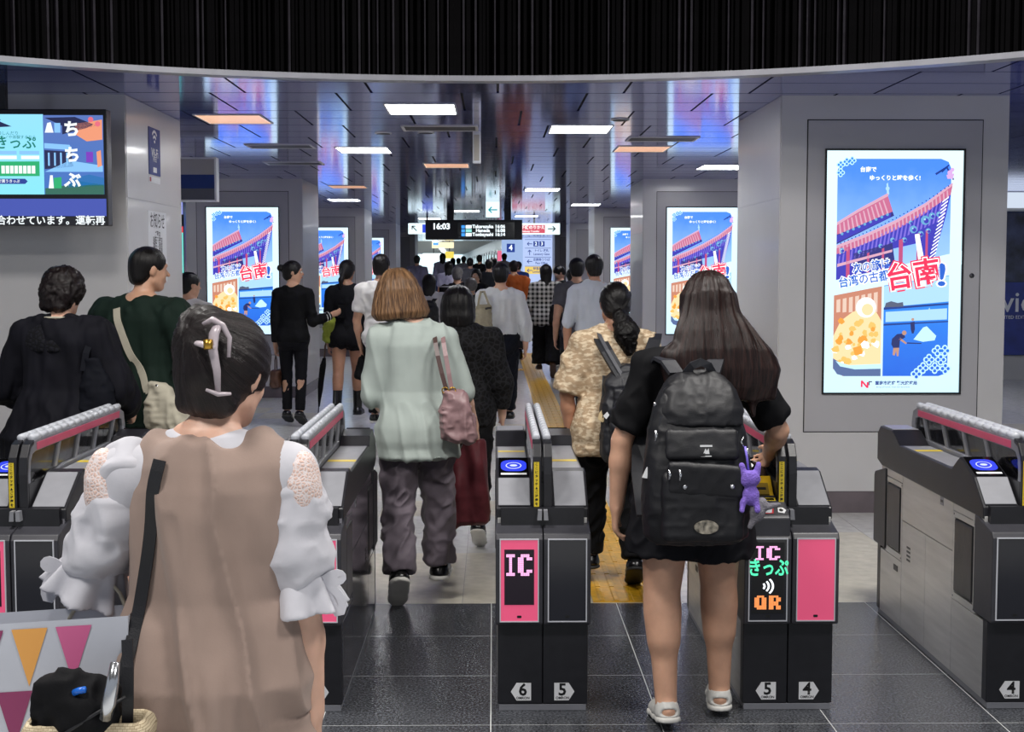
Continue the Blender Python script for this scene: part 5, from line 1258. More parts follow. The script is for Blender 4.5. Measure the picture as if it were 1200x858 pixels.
def ribbon(name, pts, w, m, parent=None, th=.004, up=(0, -1, 0)):
    """flat strap along points, its face turned to 'up'"""
    mb = MB(); n = len(pts); vs = []; fs = []
    P = [np.asarray(p, float) for p in pts]
    for it in range(2): P = [P[0]] + [(P[i - 1] + 2 * P[i] + P[i + 1]) / 4 for i in range(1, n - 1)] + [P[-1]]
    for i in range(n):
        t = unit(P[min(i + 1, n - 1)] - P[max(i - 1, 0)]); a = unit(np.cross(t, V(*up))); b = unit(np.cross(a, t))
        for sa, sb_ in ((-1, 0), (1, 0), (1, 1), (-1, 1)): vs.append(P[i] + a * sa * w / 2 + b * (sb_ - .5) * th)
    for i in range(n - 1):
        for k in range(4): fs.append([i * 4 + k, i * 4 + (k + 1) % 4, i * 4 + 4 + (k + 1) % 4, i * 4 + 4 + k])
    fs += [[0, 1, 2, 3], [4 * n - 4, 4 * n - 3, 4 * n - 2, 4 * n - 1]]
    mb.add(vs, fs, 0, False); return mb.build(name, m, parent)
def blob(name, build, lo, hi, res, m, parent=None, style=None, amp=0., rel=1, seed=0, scale=1.):
    F = Field(lo, hi, res); build(F); v, f = F.mesh(); v = relax(v, f, rel); v = wrinkle(v, f, style, amp, seed, scale) if amp else v
    return link(name, to_mesh(name, v, f, m), parent)
# hair cuts, in head coordinates -----------------------------------
def h_short(F, vol=.0, nape=-.055):
    F.ell((0, -.012, .030), (.080 + vol, .098 + vol, .090 + vol)); F.ell((0, -.048, -.02), (.066 + vol, .058 + vol, .062), None, .02); F.rc((-.035, -.062, nape), (.035, -.062, nape), .026, .026, .02)
    F.ell((0, .115, -.035), (.085, .085, .085), None, .015, 'd')
    for k in (1, -1): F.ell((k * .086, .004, -.018), (.022, .026, .034), None, .006, 'd')
def h_tied(F, vol=.002):
    F.ell((0, -.012, .024), (.081 + vol, .100 + vol, .094 + vol)); F.ell((0, -.045, -.028), (.068 + vol, .058 + vol, .062), None, .02)
    F.ell((0, .115, -.035), (.082, .085, .090), None, .015, 'd')
    for k in (1, -1): F.ell((k * .090, .002, -.020), (.024, .024, .032), None, .006, 'd')
def h_long(F, L=.25, w=.085, vol=.006):
    F.ell((0, -.012, .022), (.084 + vol, .102 + vol, .098 + vol)); F.loft([(-L, w * .85, .028, 0, -.085), (-L * .6, w * 1.02, .042, 0, -.075), (-.06, .084 + vol, .062, 0, -.045), (.03, .082 + vol, .07, 0, -.03)], .02)
    F.ell((0, .118, -.04), (.078, .085, .10), None, .015, 'd')
# ---------------------------------------------------------------- cloths
c_taupe = cloth('taupe vest', '#978379', n=.06, ns=10, bump=.05); c_whiteb = cloth('white blouse', '#c0bfc6', rough=.7, n=.04, ns=10, bump=.06, bs=60)
c_lace = pattern_mat('white lace', 'lace', '#dcd2d2', '#d3b5aa', 3.2); c_black = cloth('black cotton', '#0d0d10', n=.2, ns=12); c_black2 = cloth('black knit', '#141419', n=.2, ns=12); c_blouse = cloth('black blouse', '#101018', n=.2, ns=9)
c_blouse_l = pattern_mat('black lace', 'lace', '#08080c', '#15151d', 1.1); c_green = cloth('dark green cotton', '#15241e', n=.12, ns=10); c_mint = cloth('pale mint jersey', '#a6b0ab', n=.05, ns=8, bump=.06); c_mauve = cloth('mauve grey trousers', '#6b626b', rough=.6, n=.10, ns=8)
c_shirtw = cloth('white shirt', '#c5c7c8', n=.05, ns=9); c_shirtg = cloth('pale grey shirt', '#b3b8c0', n=.05, ns=9); c_tee = cloth('white tee', '#d3d0cd', n=.05, ns=9); c_navy = cloth('navy trousers', '#10131d', n=.15, ns=9); c_char = cloth('charcoal trousers', '#22242a', n=.15, ns=9)
c_beigep = pattern_mat('beige patterned shirt', 'blotch', '#b39a7d', '#e0cdb0', .9); c_plaid = pattern_mat('black white plaid', 'plaid', '#0c0c0f', '#a9a6a4', 1.5); c_orange = cloth('rust jacket', '#a4511f', n=.08, ns=9); c_lblue = cloth('light blue shirt', '#8fa0c4', n=.06, ns=9); c_blue = cloth('blue jacket', '#2a4486', n=.1, ns=9); c_lilac = cloth('lilac top', '#b9b6cf', n=.08, ns=9); c_greyv = cloth('grey lilac vest', '#77748a', n=.1, ns=9); c_grey = cloth('grey cloth', '#55555c', n=.1, ns=9); c_strp = pattern_mat('striped dark shirt', 'stripe', '#101016', '#8d8d95', 1.2)
c_shoeb = M('black leather', '#0c0c0e', rough=.25, n=.15, ns=20); c_shoew = M('white leather', '#c2c1bd', rough=.4, n=.05, ns=20); c_solew = M('white rubber', '#cfcdc8', rough=.5, n=.06, ns=20); c_soled = M('dark rubber', '#1f2020', rough=.6); c_brown = M('brown leather', '#4b2f22', rough=.4, n=.2, ns=15)
c_pinkbag = M('mauve pink leather', '#8f7274', rough=.42, n=.12, ns=14, bump=.10, bs=70); c_strap = M('plum brown strap', '#4e3836', rough=.4, n=.1, ns=20); c_wine = cloth('wine plastic bag', '#5c2a30', rough=.45, n=.25, ns=16); c_tote = cloth('beige canvas', '#8f8772', n=.08, ns=20); c_cream = cloth('cream canvas', '#b9b3a2', n=.06, ns=20)
c_pack = M('black nylon', '#0e0e14', rough=.52, n=.2, ns=18, bump=.12, bs=300); c_pack2 = M('charcoal nylon', '#24252b', rough=.5, n=.15, ns=18, bump=.10, bs=300); c_chrome = M('zip metal', '#c9cbd0', rough=.2, metal=.9); c_gold = M('gold metal', '#b08a3a', rough=.3, metal=.9)
walkR = dict(rl=((.02, .30, -1), (.0, .02, -1), 0, 5), ll=((-.02, -.18, -1), (0, -.45, -1), 32, -4))
walkL = dict(ll=((-.02, .30, -1), (.0, .02, -1), 0, -5), rl=((.02, -.18, -1), (0, -.45, -1), 32, 4))

# ================================================================ 1  woman in beige vest, nearest
A = Person('woman in taupe vest and white puff-sleeve blouse, hair clipped up, nearest the viewer', -.555, 2.72, 1.455, 4, res=.0065, head=(-20, 12, 4), headoff=(.03, .02, .0),
    ra=((.10, .02, -1), (.06, .10, -1)), la=((-.42, .10, -1), (.15, 1, -.1)), skin=1, w=.98, shw=1.08, arms_w=1.05, **walkR)
blouse = A.top(c_whiteb, hem=.60, e=.007, sleeve=.4, se=.012, amp=.0008, name='blouse', neckz=.842)
def vest():
    H = A.H; lo, hi = A.bbox(.16); lo[2] = .50; hi[2] = A.S(0, 0, .86)[2]; F = Field(lo, hi, A.res)
    F.loft(A.rows(.456, .836, .027, lambda q: .026 * max(0, (.76 - q) / .25)), .01)
    F.loft([(.34 * H, .122 * H + .03, .10 * H + .02, 0, -.01), (.47 * H, .118 * H + .03, .085 * H + .02, 0, -.008), (.50 * H, .115 * H + .02, .082 * H + .02, 0, -.008)], .03)
    for k in (1, -1): F.rc(A.S(k * .03, -.006, .826), A.S(k * .082, -.004, .798), .030 * H, .034 * H, .025)
    F.ell(A.S(0, .01, .864), (.052 * H, .062 * H, .036 * H), None, .008, 'd')
    for k in (1, -1): F.cut(A.S(k * .104, 0, .77), (k, 0, .16))
    return A.obj('vest', F, c_taupe, 'fold', .013)
vst = vest()
for k in (1, -1):
    s_, e_ = A.sho[k], A.elb[k]; L = np.linalg.norm(e_ - s_); d = unit(e_ - s_)
    F = Field(np.minimum(s_, e_) - .14, np.maximum(s_, e_) + .14, .006)
    F.rc(A.S(k * .094, -.004, .800), s_, .040, .050, .02); F.rc(s_ + V(-k * .006, 0, .004), s_ + d * L * .30, .053, .062, .02); F.rc(s_ + d * L * .30, s_ + d * L * .62, .062, .066, .02); F.rc(s_ + d * L * .62, s_ + d * L * .74, .066, .052, .02)
    A.obj('puff_sleeve', F, c_whiteb, 'crush', .006, scale=.8)
    G = Field(np.minimum(s_, e_) - .14, np.maximum(s_, e_) + .14, .005); G.rc(s_ + d * L * .70, s_ + d * L * 1.04, .052, .083, .004, cap0=True, cap1=True); G.rc(s_ + d * L * .86, s_ + d * L * 1.08, .048, .079, .003, 'd')
    v, f = G.mesh(); v = relax(v, f, 1); q = v - s_; t = q @ d; rad = q - np.outer(t, d); u1 = unit(np.cross(d, V(0, 1, .2))); u2 = np.cross(d, u1); an = np.arctan2(rad @ u2, rad @ u1)
    v = v + rad / (np.linalg.norm(rad, axis=1, keepdims=True) + 1e-9) * (np.clip((t / L - .72) / .3, 0, 1) * .013 * np.sin(an * 9 + 2 * np.sin(an * 2)))[:, None]
    rf = link('cuff_ruffle', to_mesh('cuff_ruffle', v, f, c_whiteb), A.root)
    L2 = Field(np.minimum(s_, e_) - .12, np.maximum(s_, e_) + .12, .006); L2.ell(s_ + d * L * .16 + V(k * .028, -.022, .012), (.036, .046, .075), None, .01)
    A.obj('lace_inset', L2, c_lace, 'crush', .002)
    ctr = s_ + d * L * .78 + V(k * .055, -.02, 0)
    for sg in (-1, 1):
        pts = [ctr + V(k * .0, -.012, 0)] + [ctr + V(k * (.012 + .026 * math.sin(a)), -.014, sg * .018 - .03 * (1 - math.cos(a)) * (.4 if sg > 0 else 1)) for a in np.linspace(.3, 2.8, 8)] + [ctr + V(0, -.012, -.004)]
        ribbon('bow_loop', pts, .016, c_whiteb, rf, .003)
def clip_hair(F):
    F.ell((0, -.012, .022), (.086, .104, .098)); F.ell((0, -.060, -.005), (.074, .066, .085), None, .03); F.ell((-.012, -.085, .055), (.058, .056, .060), None, .03); F.rc((-.02, -.095, .085), (.012, -.110, -.015), .030, .026, .03)
    F.rc((-.04, -.06, -.075), (.04, -.06, -.075), .026, .026, .03)
    F.ell((0, .115, -.035), (.080, .085, .090), None, .015, 'd')
    for k in (1, -1): F.ell((k * .094, .006, -.020), (.024, .024, .034), None, .006, 'd')
A.hair(HDB, clip_hair, axis=(-.05, -1, .35), ctr=(-.01, -.05, .03), amp=.0035, freq=9, res=.0055)
# claw clip
_cr = rotm(22)
P_h = lambda x, y, z: A.hc + A.hr @ (_cr @ (V(x, y, z) * A.hs))
m_pearl = M('pearl resin', '#b3a8ae', rough=.25, n=.25, ns=25)
hc_ = empty('hair_clip', (0, 0, 0), 0, A.root)
def cl(pts, r): return MB().tube([P_h(*p) for p in pts], r, 10, flat=.6)
cl([(.0, -.145, .085), (-.004, -.152, .06), (-.002, -.150, .03), (.012, -.146, -.01), (.020, -.136, -.055)], [.010, .012, .011, .009, .006]).build('jaw', m_pearl, hc_)
cl([(-.030, -.142, .078), (-.012, -.150, .088), (.008, -.146, .080), (.024, -.138, .058), (.028, -.134, .02)], [.006, .010, .010, .008, .006]).build('jaw', m_pearl, hc_)
cl([(-.036, -.140, .038), (-.018, -.152, .036), (.004, -.152, .034)], [.009, .011, .009]).build('jaw', m_pearl, hc_); cl([(-.004, -.142, -.050), (.020, -.138, -.055), (.042, -.126, -.050)], [.005, .008, .005]).build('jaw', m_pearl, hc_)
MB().cyl(P_h(-.012, -.160, .046), P_h(-.008, -.160, .028), .009, 12).build('spring', c_gold, hc_)
A.legsw(c_char, amp=.004, waist=.48, e=.006); A.shoes(c_shoew, c_solew)
bv = A.surf([vst, blouse])
ribbon('strap', A.drape(bv, [(-.060, 1.245), (-.072, 1.19), (-.105, 1.00), (-.125, .86), (-.14, .76)], .008), .024, c_pack, A.root)
# her straw bag with black drawstring pouch
sbag = tag(empty('straw_bag', (-.735, 2.50, .605)), 'straw handbag hanging at the hip of the taupe-vest woman', 'bag')
m_straw = pattern_mat('straw weave', 'weave', '#8f7d63', '#d3c4a6', 1.0)
blob('basket', lambda F: (F.box((0, 0, .09), (.115, .055, .10), .03), F.box((0, 0, .17), (.098, .040, .06), .02, None, .004, 'd')), (-.14, -.08, -.02), (.14, .08, .22), .005, m_straw, sbag, 'crush', .002)
blob('lining', lambda F: F.ell((-.02, -.010, .195), (.078, .040, .075), None, .01), (-.13, -.09, .08), (.12, .09, .32), .0055, c_black, sbag, 'crush', .007)
ribbon('handle', [(.075, -.02, .17), (.08, -.035, .22), (.085, -.03, .30), (.075, -.01, .33)], .02, c_pack, sbag)
MB().tube([(.045, -.055, .20), (.055, -.062, .23), (.06, -.058, .26), (.064, -.05, .30)], [.011, .013, .012, .009], 8).build('buckle', c_chrome, sbag)
MB().tube([(-.01, -.05, .245), (.0, -.054, .25), (.012, -.054, .252)], .006, 8).build('cord_stop', M('cord blue', '#1c63c4', rough=.3), sbag)
MB().tube([(-.09, -.055, .12), (-.04, -.062, .165), (.03, -.06, .21), (.08, -.045, .235)], .0035, 6).build('cord', c_pack, sbag)
# paper carrier with triangles
pb = tag(empty('paper_bag', (-.93, 2.66, .488)), 'paper carrier bag with orange, blue and pink triangles held by taupe-vest woman', 'paper bag')
pbp = M('bag paper', '#b9bcc6', rough=.45, n=.05, ns=8)
W_, D_, T_ = .24, .06, .46
MB().add([(-W_, -D_, 0), (W_, -D_, 0), (W_, D_, 0), (-W_, D_, 0), (-W_, -D_ * .8, T_ - .03), (W_, -D_ * .8, T_), (W_, D_ * .8, T_), (-W_, D_ * .8, T_ - .03)], [(0, 3, 2, 1), (0, 1, 5, 4), (1, 2, 6, 5), (2, 3, 7, 6), (3, 0, 4, 7)]).build('sheet', pbp, pb)
tcol = [M('tri orange', '#e0a050', rough=.45), M('tri blue', '#23439a', rough=.45), M('tri pink', '#c75f8e', rough=.45), M('tri plum', '#8a3560', rough=.45), M('tri rose', '#d68aa8', rough=.45)]
for row in range(4):
    for k in range(6):
        z1 = T_ - .012 - row * .118 - (.03 if 0 else 0); x_ = -W_ + .012 + k * .083 - (row % 2) * .03
        if x_ < -W_ or x_ + .068 > W_: continue
        t0 = z1 / T_; yy = lambda z: -(D_ * (1 - z / T_) + D_ * .8 * z / T_) - .0012
        zt = z1 - .03 * (1 - (x_ + W_) / (2 * W_)) 
        if zt - .11 < 0: continue
        MB().add([(x_, yy(zt), zt), (x_ + .068, yy(zt), zt + .004), (x_ + .032, yy(zt - .108), zt - .108)], [(0, 1, 2)]).build('triangle', tcol[(k * 2 + row * 3 + 4) % 5], pb)
MB().tube([(.10, .045, T_ - .03), (.13, .05, T_ + .02), (.17, .06, T_ + .05), (.20, .05, T_ + .02), (.22, .045, T_ - .03)], .004, 6).build('handle', c_cream, pb)

# ================================================================ 2  woman with long hair and backpack at the gate
P = Person('long-haired woman in black tee and shorts with black backpack tapping the gate', .70, 4.88, 1.565, 0, res=.0065, head=(4, 6, 0), headoff=(.035, .02, .005), lean=(.04, .03),
    la=((-.40, -.02, -1), (-.07, .04, -1)), ra=((.150, .07, -.25), (.01, .22, -.11)), skin=0, w=1.02, curl=.55, legs_w=1.16,
    ll=((-.06, -.06, -1), (.03, -.17, -1), 8, -4), rl=((.06, .16, -1), (.02, .02, -1), 0, 6))
pt_ = P.top(c_black, hem=.46, e=.013, sleeve=.84, se=.017, amp=.006, style='shirt', name='tee')
P.legsw(c_black2, end=.62, e=.020, flare=.022, waist=.50, amp=.005, name='shorts')
def long_hair(F):
    F.ell((0, -.010, .020), (.088, .106, .100))
    F.loft([(-.345, .10, .022, .10, -.115), (-.30, .15, .034, .065, -.12), (-.24, .195, .044, .04, -.118), (-.17, .180, .052, .025, -.108), (-.10, .142, .062, .008, -.085), (-.04, .110, .072, 0, -.055), (.03, .090, .080, 0, -.03)], .03)
    F.rc((-.15, -.10, -.20), (-.165, -.12, -.31), .038, .010, .03)
    F.rc((.19, -.08, -.22), (.20, -.10, -.33), .034, .010, .03); F.rc((.12, -.11, -.28), (.13, -.12, -.40), .030, .008, .03); F.rc((.06, -.11, -.27), (.055, -.12, -.36), .026, .008, .02)
    F.ell((0, .118, -.04), (.076, .085, .10), None, .015, 'd')
P.hair(HBR, long_hair, amp=.006, freq=11, lo=(-.28, -.24, -.46), hi=(.30, .16, .17), res=.006)
P.shoes(c_shoew, c_solew, 'sandal', e=.003, th=.018)
bp = tag(empty('backpack', (.678, 4.63, .69), .03), 'black nylon backpack of the long-haired woman with white emblem', 'backpack')
def packf(F):
    F.loft([(.0, .150, .070, 0, .01), (.03, .172, .085, 0, .0), (.12, .180, .100, 0, -.01), (.25, .176, .098, 0, -.008), (.38, .160, .086, 0, .005), (.48, .130, .072, 0, .018), (.54, .095, .052, 0, .03), (.565, .06, .03, 0, .04)], .01, p=2.8)
blob('bag_body', packf, (-.2, -.13, -.01), (.2, .12, .58), .006, c_pack, bp, 'crush', .0022, 2)
blob('hood', lambda F: (F.loft([(.40, .135, .060, .01, -.028), (.45, .140, .070, .01, -.012), (.51, .118, .062, .01, .008), (.55, .085, .045, .01, .025), (.575, .05, .02, .01, .035)], .012, p=2.6), F.box((.01, .09, .48), (.2, .06, .12), .01, None, .01, 'd')), (-.2, -.13, .37), (.2, .1, .6), .0055, c_pack, bp, 'crush', .002, 1, 3)
blob('front_pocket', lambda F: F.box((.005, -.090, .135), (.135, .030, .115), .026), (-.17, -.15, .0), (.17, -.04, .28), .006, c_pack, bp, 'crush', .0018, 1, 5)
fp = blob('pocket_flap', lambda F: F.box((.012, -.112, .225), (.128, .016, .055), .014, rotm(0, -6, 4)), (-.15, -.15, .14), (.17, -.07, .31), .005, c_pack, bp, 'crush', .0012, 1, 7)
blob('yoke', lambda F: F.box((.0, -.096, .34), (.120, .016, .05), .014, rotm(0, 12, 0)), (-.15, -.14, .26), (.15, -.05, .42), .006, c_pack, bp, 'crush', .0015, 1, 8)
ribbon('zip', [(-.150, -.07, .16), (-.155, -.066, .22), (-.150, -.06, .30), (-.140, -.055, .36), (-.125, -.050, .43)], .012, c_pack2, bp); ribbon('zip', [(-.115, -.121, .272), (-.04, -.129, .280), (.05, -.129, .277), (.13, -.121, .258)], .010, c_pack2, bp)
for (x, y, z, dz) in ((-.112, -.128, .262, -.032), (-.078, -.132, .262, -.034), (-.150, -.078, .385, -.035), (-.155, -.08, .465, .012), (.150, -.088, .295, .03)):
    MB().tube([(x, y, z), (x + .003, y - .003, z + dz * .5), (x, y - .002, z + dz)], [.0035, .005, .004], 6).build('zip_pull', c_chrome, bp)
for x in (-.06, .095): MB().ball((x, -.131, .205), .008, 10, sc=(1, .5, 1)).build('stud', c_chrome, fp)
# white printed emblem
em = MB()
em.prism([(-.010, .335), (.030, .335), (.030, .341), (-.010, .341)], -.121, -.1195, 'y'); em.prism([(.0, .312), (.008, .330), (.012, .322), (.018, .330), (.021, .312)], -.121, -.1195, 'y'); em.prism([(-.008, .303), (.028, .303), (.028, .306), (-.008, .306)], -.121, -.1195, 'y')
em.build('emblem', m_white, bp)
pch = MB(); pch.prism([(.012 + .040 * math.cos(a), .072 + .022 * math.sin(a)) for a in np.linspace(0, 2 * math.pi, 24)[:-1]], -.129, -.118, 'y'); pch.build('oval_patch', M('printed patch', '#8a8478', rough=.5, n=.8, ns=60), bp)
ribbon('top_handle', [(-.035, .02, .565), (-.030, -.008, .60), (.01, -.02, .622), (.050, -.008, .60), (.055, .02, .565)], .026, c_pack2, bp, .008)
ribbon('side_strap', [(-.165, -.02, .05), (-.17, .03, .12), (-.15, .09, .3)], .022, c_pack2, bp); ribbon('side_strap', [(.165, -.02, .05), (.17, .03, .12), (.15, .09, .3)], .022, c_pack2, bp)
for k in (-1, 1): ribbon('shoulder_strap', [(k * .06, .06, .56), (k * .085, .10, .615), (k * .10, .16, .63), (k * .11, .24, .60), (k * .12, .31, .5), (k * .15, .33, .35), (k * .19, .22, .18), (k * .165, .05, .08)], .055, c_pack2, bp, .012, (0, 0, 1))
MB().prism([(-.188, .225), (-.172, .262), (-.166, .238), (-.170, .222)], -.05, -.04, 'y').build('tissue', m_white, bp)
# plush charms hanging on it
ch = tag(empty('plush_charm', (.835, 4.51, .80)), 'purple plush toy charm hanging from the black backpack', 'plush charm')
m_pl = cloth('purple plush', '#7d64c0', n=.2, ns=60, bump=.6, bs=160); m_gr = cloth('grey plush', '#7b7880', n=.2, ns=60, bump=.6, bs=160)
blob('body', lambda F: (F.ell((0, 0, .12), (.030, .028, .030)), F.ell((.004, 0, .065), (.028, .026, .036), None, .008), F.rc((-.02, 0, .14), (-.026, 0, .165), .011, .007, .006), F.rc((.02, 0, .14), (.027, 0, .17), .011, .006, .006), F.rc((-.02, -.012, .05), (-.028, -.022, .022), .011, .010, .006), F.rc((.018, -.01, .045), (.022, -.02, .02), .011, .010, .006)), (-.06, -.06, 0), (.06, .06, .19), .0035, m_pl, ch, 'crush', .002)
MB().tube([(-.005, 0, .15), (-.01, .0, .19), (-.015, .01, .225)], .004, 6).build('loop', M('lilac cord', '#7a6ad0', rough=.4), ch)
MB().tube([(-.02, .01, .225), (-.028, .01, .24), (-.02, .01, .258), (-.010, .01, .24), (-.018, .01, .224)], .0028, 6).build('hook', c_chrome, ch)
ch2 = tag(empty('plush_charm', (.862, 4.515, .755)), 'grey plush toy charm below the purple one', 'plush charm')
blob('body', lambda F: (F.ell((0, 0, .055), (.026, .024, .034)), F.rc((.018, -.002, .07), (.072, -.006, .082), .014, .004, .01), F.rc((-.01, 0, .03), (-.024, 0, .006), .014, .010, .008), F.ell((.012, 0, .085), (.020, .020, .018), None, .01)), (-.07, -.06, -.02), (.1, .06, .13), .0035, m_gr, ch2, 'crush', .002)
MB().tube([(-.005, 0, .09), (-.015, .0, .12), (-.03, .005, .15)], .003, 6).build('loop', c_pack2, ch2)

# ================================================================ 3  woman in mint sweater
Hh = Person('woman with chestnut bob in pale mint sweater and mauve trousers carrying bags', -.365, 6.62, 1.495, -4, res=.007, head=(8, 4, -4), headoff=(-.07, .02, .012), lean=(-.03, .06),
    ra=((.34, -.02, -1), (.26, .55, -.75)), la=((-.17, .05, -1), (.1, .9, -.3)), skin=1, w=.97, curl=1.1, ll=((-.03, -.02, -1), (0, -.36, -1), 40, -4), rl=((.08, .28, -1), (.02, .06, -1), 0, 8))
ht = Hh.top(c_mint, hem=.425, e=.026, sleeve=1.16, se=.021, flare=.016, amp=.009, style='fold', name='sweater')
Hh.legsw(c_mauve, e=.014, knee=.074, ankle=.070, end=1.95, amp=.009, waist=.47)
def bob(F):
    F.ell((0, -.012, .022), (.098, .114, .108)); F.loft([(-.125, .122, .070, 0, -.050), (-.095, .142, .098, 0, -.038), (-.04, .130, .102, 0, -.03), (.02, .110, .102, 0, -.02), (.05, .08, .08, 0, -.015)], .03)
    F.ell((0, .125, -.05), (.075, .090, .11), None, .015, 'd')
Hh.hair(HBOB, bob, amp=.0055, freq=9, lo=(-.2, -.2, -.2), res=.006)
Hh.shoes(c_shoeb, c_solew, 'sneaker', e=.010, th=.020)
hb = tag(empty('shoulder_bag', (-.165, 6.44, .80)), 'mauve pink slouchy leather shoulder bag of the mint-sweater woman', 'bag')
blob('bag_body', lambda F: (F.loft([(.0, .050, .030, .01, 0), (.03, .078, .048, .01, 0), (.12, .078, .052, .0, 0), (.19, .062, .040, -.01, 0), (.235, .042, .020, -.02, 0)], .02, p=2.4),), (-.12, -.09, -.02), (.12, .09, .27), .0055, c_pinkbag, hb, 'crush', .007)
ribbon('piping', [(-.07, -.040, .165), (-.03, -.050, .160), (.03, -.050, .150), (.07, -.040, .142)], .012, c_pinkbag, hb, .006)
for dx, m_ in ((-.030, c_strap), (.008, c_pinkbag)):
    bw = [(-.03 + dx * .6, -.01, .235), (-.045 + dx, -.01, .32), (-.066 + dx, .0, .42), (-.076 + dx, .03, .475), (-.080 + dx, .09, .505), (-.080 + dx, .15, .49), (-.07 + dx, .2, .42)]
    ribbon('strap', bw, .020, c_strap if dx < 0 else c_pinkbag, hb, .005)
for dx in (-.045, -.01): MB().tube([(-.012 + dx + .014 * math.cos(a), -.018, .245 + .014 * math.sin(a)) for a in np.linspace(0, 2 * math.pi, 13)], .003, 6).build('ring', c_gold, hb)
wrist = Hh.world(Hh.wri[1] + Hh.fd[1] * .08)
wb = tag(empty('plastic_bag', (wrist.x - .01, wrist.y, .335)), 'wine red crumpled carrier bag in the hand of the mint-sweater woman', 'carrier bag')
zt = wrist.z - .335
blob('sack', lambda F: (F.loft([(.0, .080, .045, -.055, 0), (.03, .110, .065, -.052, 0), (.16, .112, .072, -.05, 0), (.32, .085, .055, -.035, 0), (.45, .050, .030, -.015, 0), (zt - .02, .022, .016, -.004, 0)], .02),), (-.2, -.11, -.02), (.12, .11, zt + .02), .007, c_wine, wb, 'fold', .011)
ribbon('handle', [(-.012, 0, zt - .05), (-.02, -.02, zt - .01), (-.005, -.03, zt + .025), (.015, -.01, zt + .03), (.02, .02, zt), (.0, .02, zt - .04)], .022, c_wine, wb, .004)

# ================================================================ 4  woman in beige shirt with backpack
O = Person('woman with black ponytail in beige patterned shirt walking beyond the gates', .60, 7.0, 1.465, -2, res=.0075, head=(6, 4, 2), headoff=(.012, .015, 0), la=((-.30, .0, -1), (.10, .18, -1)), ra=((.2, 0, -1), (.05, .5, -1)), skin=2, w=1.06, curl=.6,
    ll=((-.05, .22, -1), (-.01, .05, -1), 0, -4), rl=((.04, -.05, -1), (.02, -.30, -1), 30, 4))
O.top(c_beigep, hem=.42, e=.024, sleeve=.95, se=.030, flare=.02, amp=.008, name='shirt'); O.legsw(c_black, e=.016, knee=.072, ankle=.066, amp=.008, waist=.47)
def pony(F):
    h_tied(F); F.rc((0, -.085, -.045), (0, -.125, -.075), .030, .034, .02)
O.hair(HB, pony, axis=(0, -1, -.55), ctr=(0, -.03, 0), amp=.003, freq=10, lo=(-.12, -.2, -.15))
O.hair(HB, lambda F: (F.rc((.0, -.125, -.07), (.03, -.15, -.16), .040, .058, .02), F.rc((.03, -.15, -.16), (.045, -.15, -.24), .060, .030, .03)), amp=.010, freq=7, lo=(-.12, -.25, -.34), hi=(.15, 0, 0), ctr=(.02, -.14, 0), name='ponytail', wave=.5)
O.shoes(c_shoeb, c_soled, e=.010, th=.016)
MB().tube([O.wri[-1] + V(.028 * math.cos(a), .028 * math.sin(a), .01) for a in np.linspace(0, 2 * math.pi, 17)], .007, 8).build('wristwatch', c_pack, O.root)
ob = tag(empty('backpack', (.665, 6.80, .66)), 'charcoal backpack on the woman in the beige patterned shirt', 'backpack')
blob('bag_body', lambda F: F.loft([(.0, .11, .06, 0, .01), (.05, .135, .08, 0, 0), (.25, .135, .085, 0, 0), (.40, .115, .065, 0, .01), (.47, .07, .04, 0, .03)], .01, p=2.8), (-.16, -.12, -.02), (.16, .12, .5), .007, c_pack2, ob, 'crush', .005)
blob('front_pocket', lambda F: F.box((0, -.075, .14), (.10, .03, .10), .025), (-.15, -.15, .0), (.15, 0, .28), .007, c_pack2, ob, 'crush', .004)
blob('top_pocket', lambda F: F.box((0, -.066, .31), (.085, .022, .055), .02), (-.15, -.15, .2), (.15, 0, .4), .007, c_pack2, ob, 'crush', .004)
for k in (-1, 1): ribbon('shoulder_strap', [(k * .03, -.03, .40), (k * .07, -.005, .47), (k * .115, .04, .545), (k * .145, .10, .605), (k * .150, .17, .635), (k * .150, .25, .63), (k * .15, .34, .56)], .062, c_pack2, ob, .014, (0, -.6, 1))
ribbon('strap_trim', [(-.03, -.040, .405), (-.07, -.015, .475), (-.115, .03, .552), (-.145, .09, .612), (-.150, .16, .644)], .018, M('strap grey', '#55565c', rough=.5), ob, .014, (0, -.6, 1))
ribbon('side_strap', [(-.125, -.02, .25), (-.135, .02, .34), (-.12, .05, .42)], .018, c_pack, ob); MB().prism([(-.135, .235), (-.115, .255), (-.105, .24), (-.12, .22)], -.09, -.08, 'y').build('tag', m_white, ob)
ribbon('bow', [(-.125, -.03, .26), (-.15, -.04, .24), (-.16, -.035, .21), (-.14, -.04, .19), (-.115, -.045, .22)], .02, cloth('beige ribbon', '#c9b48c'), ob)

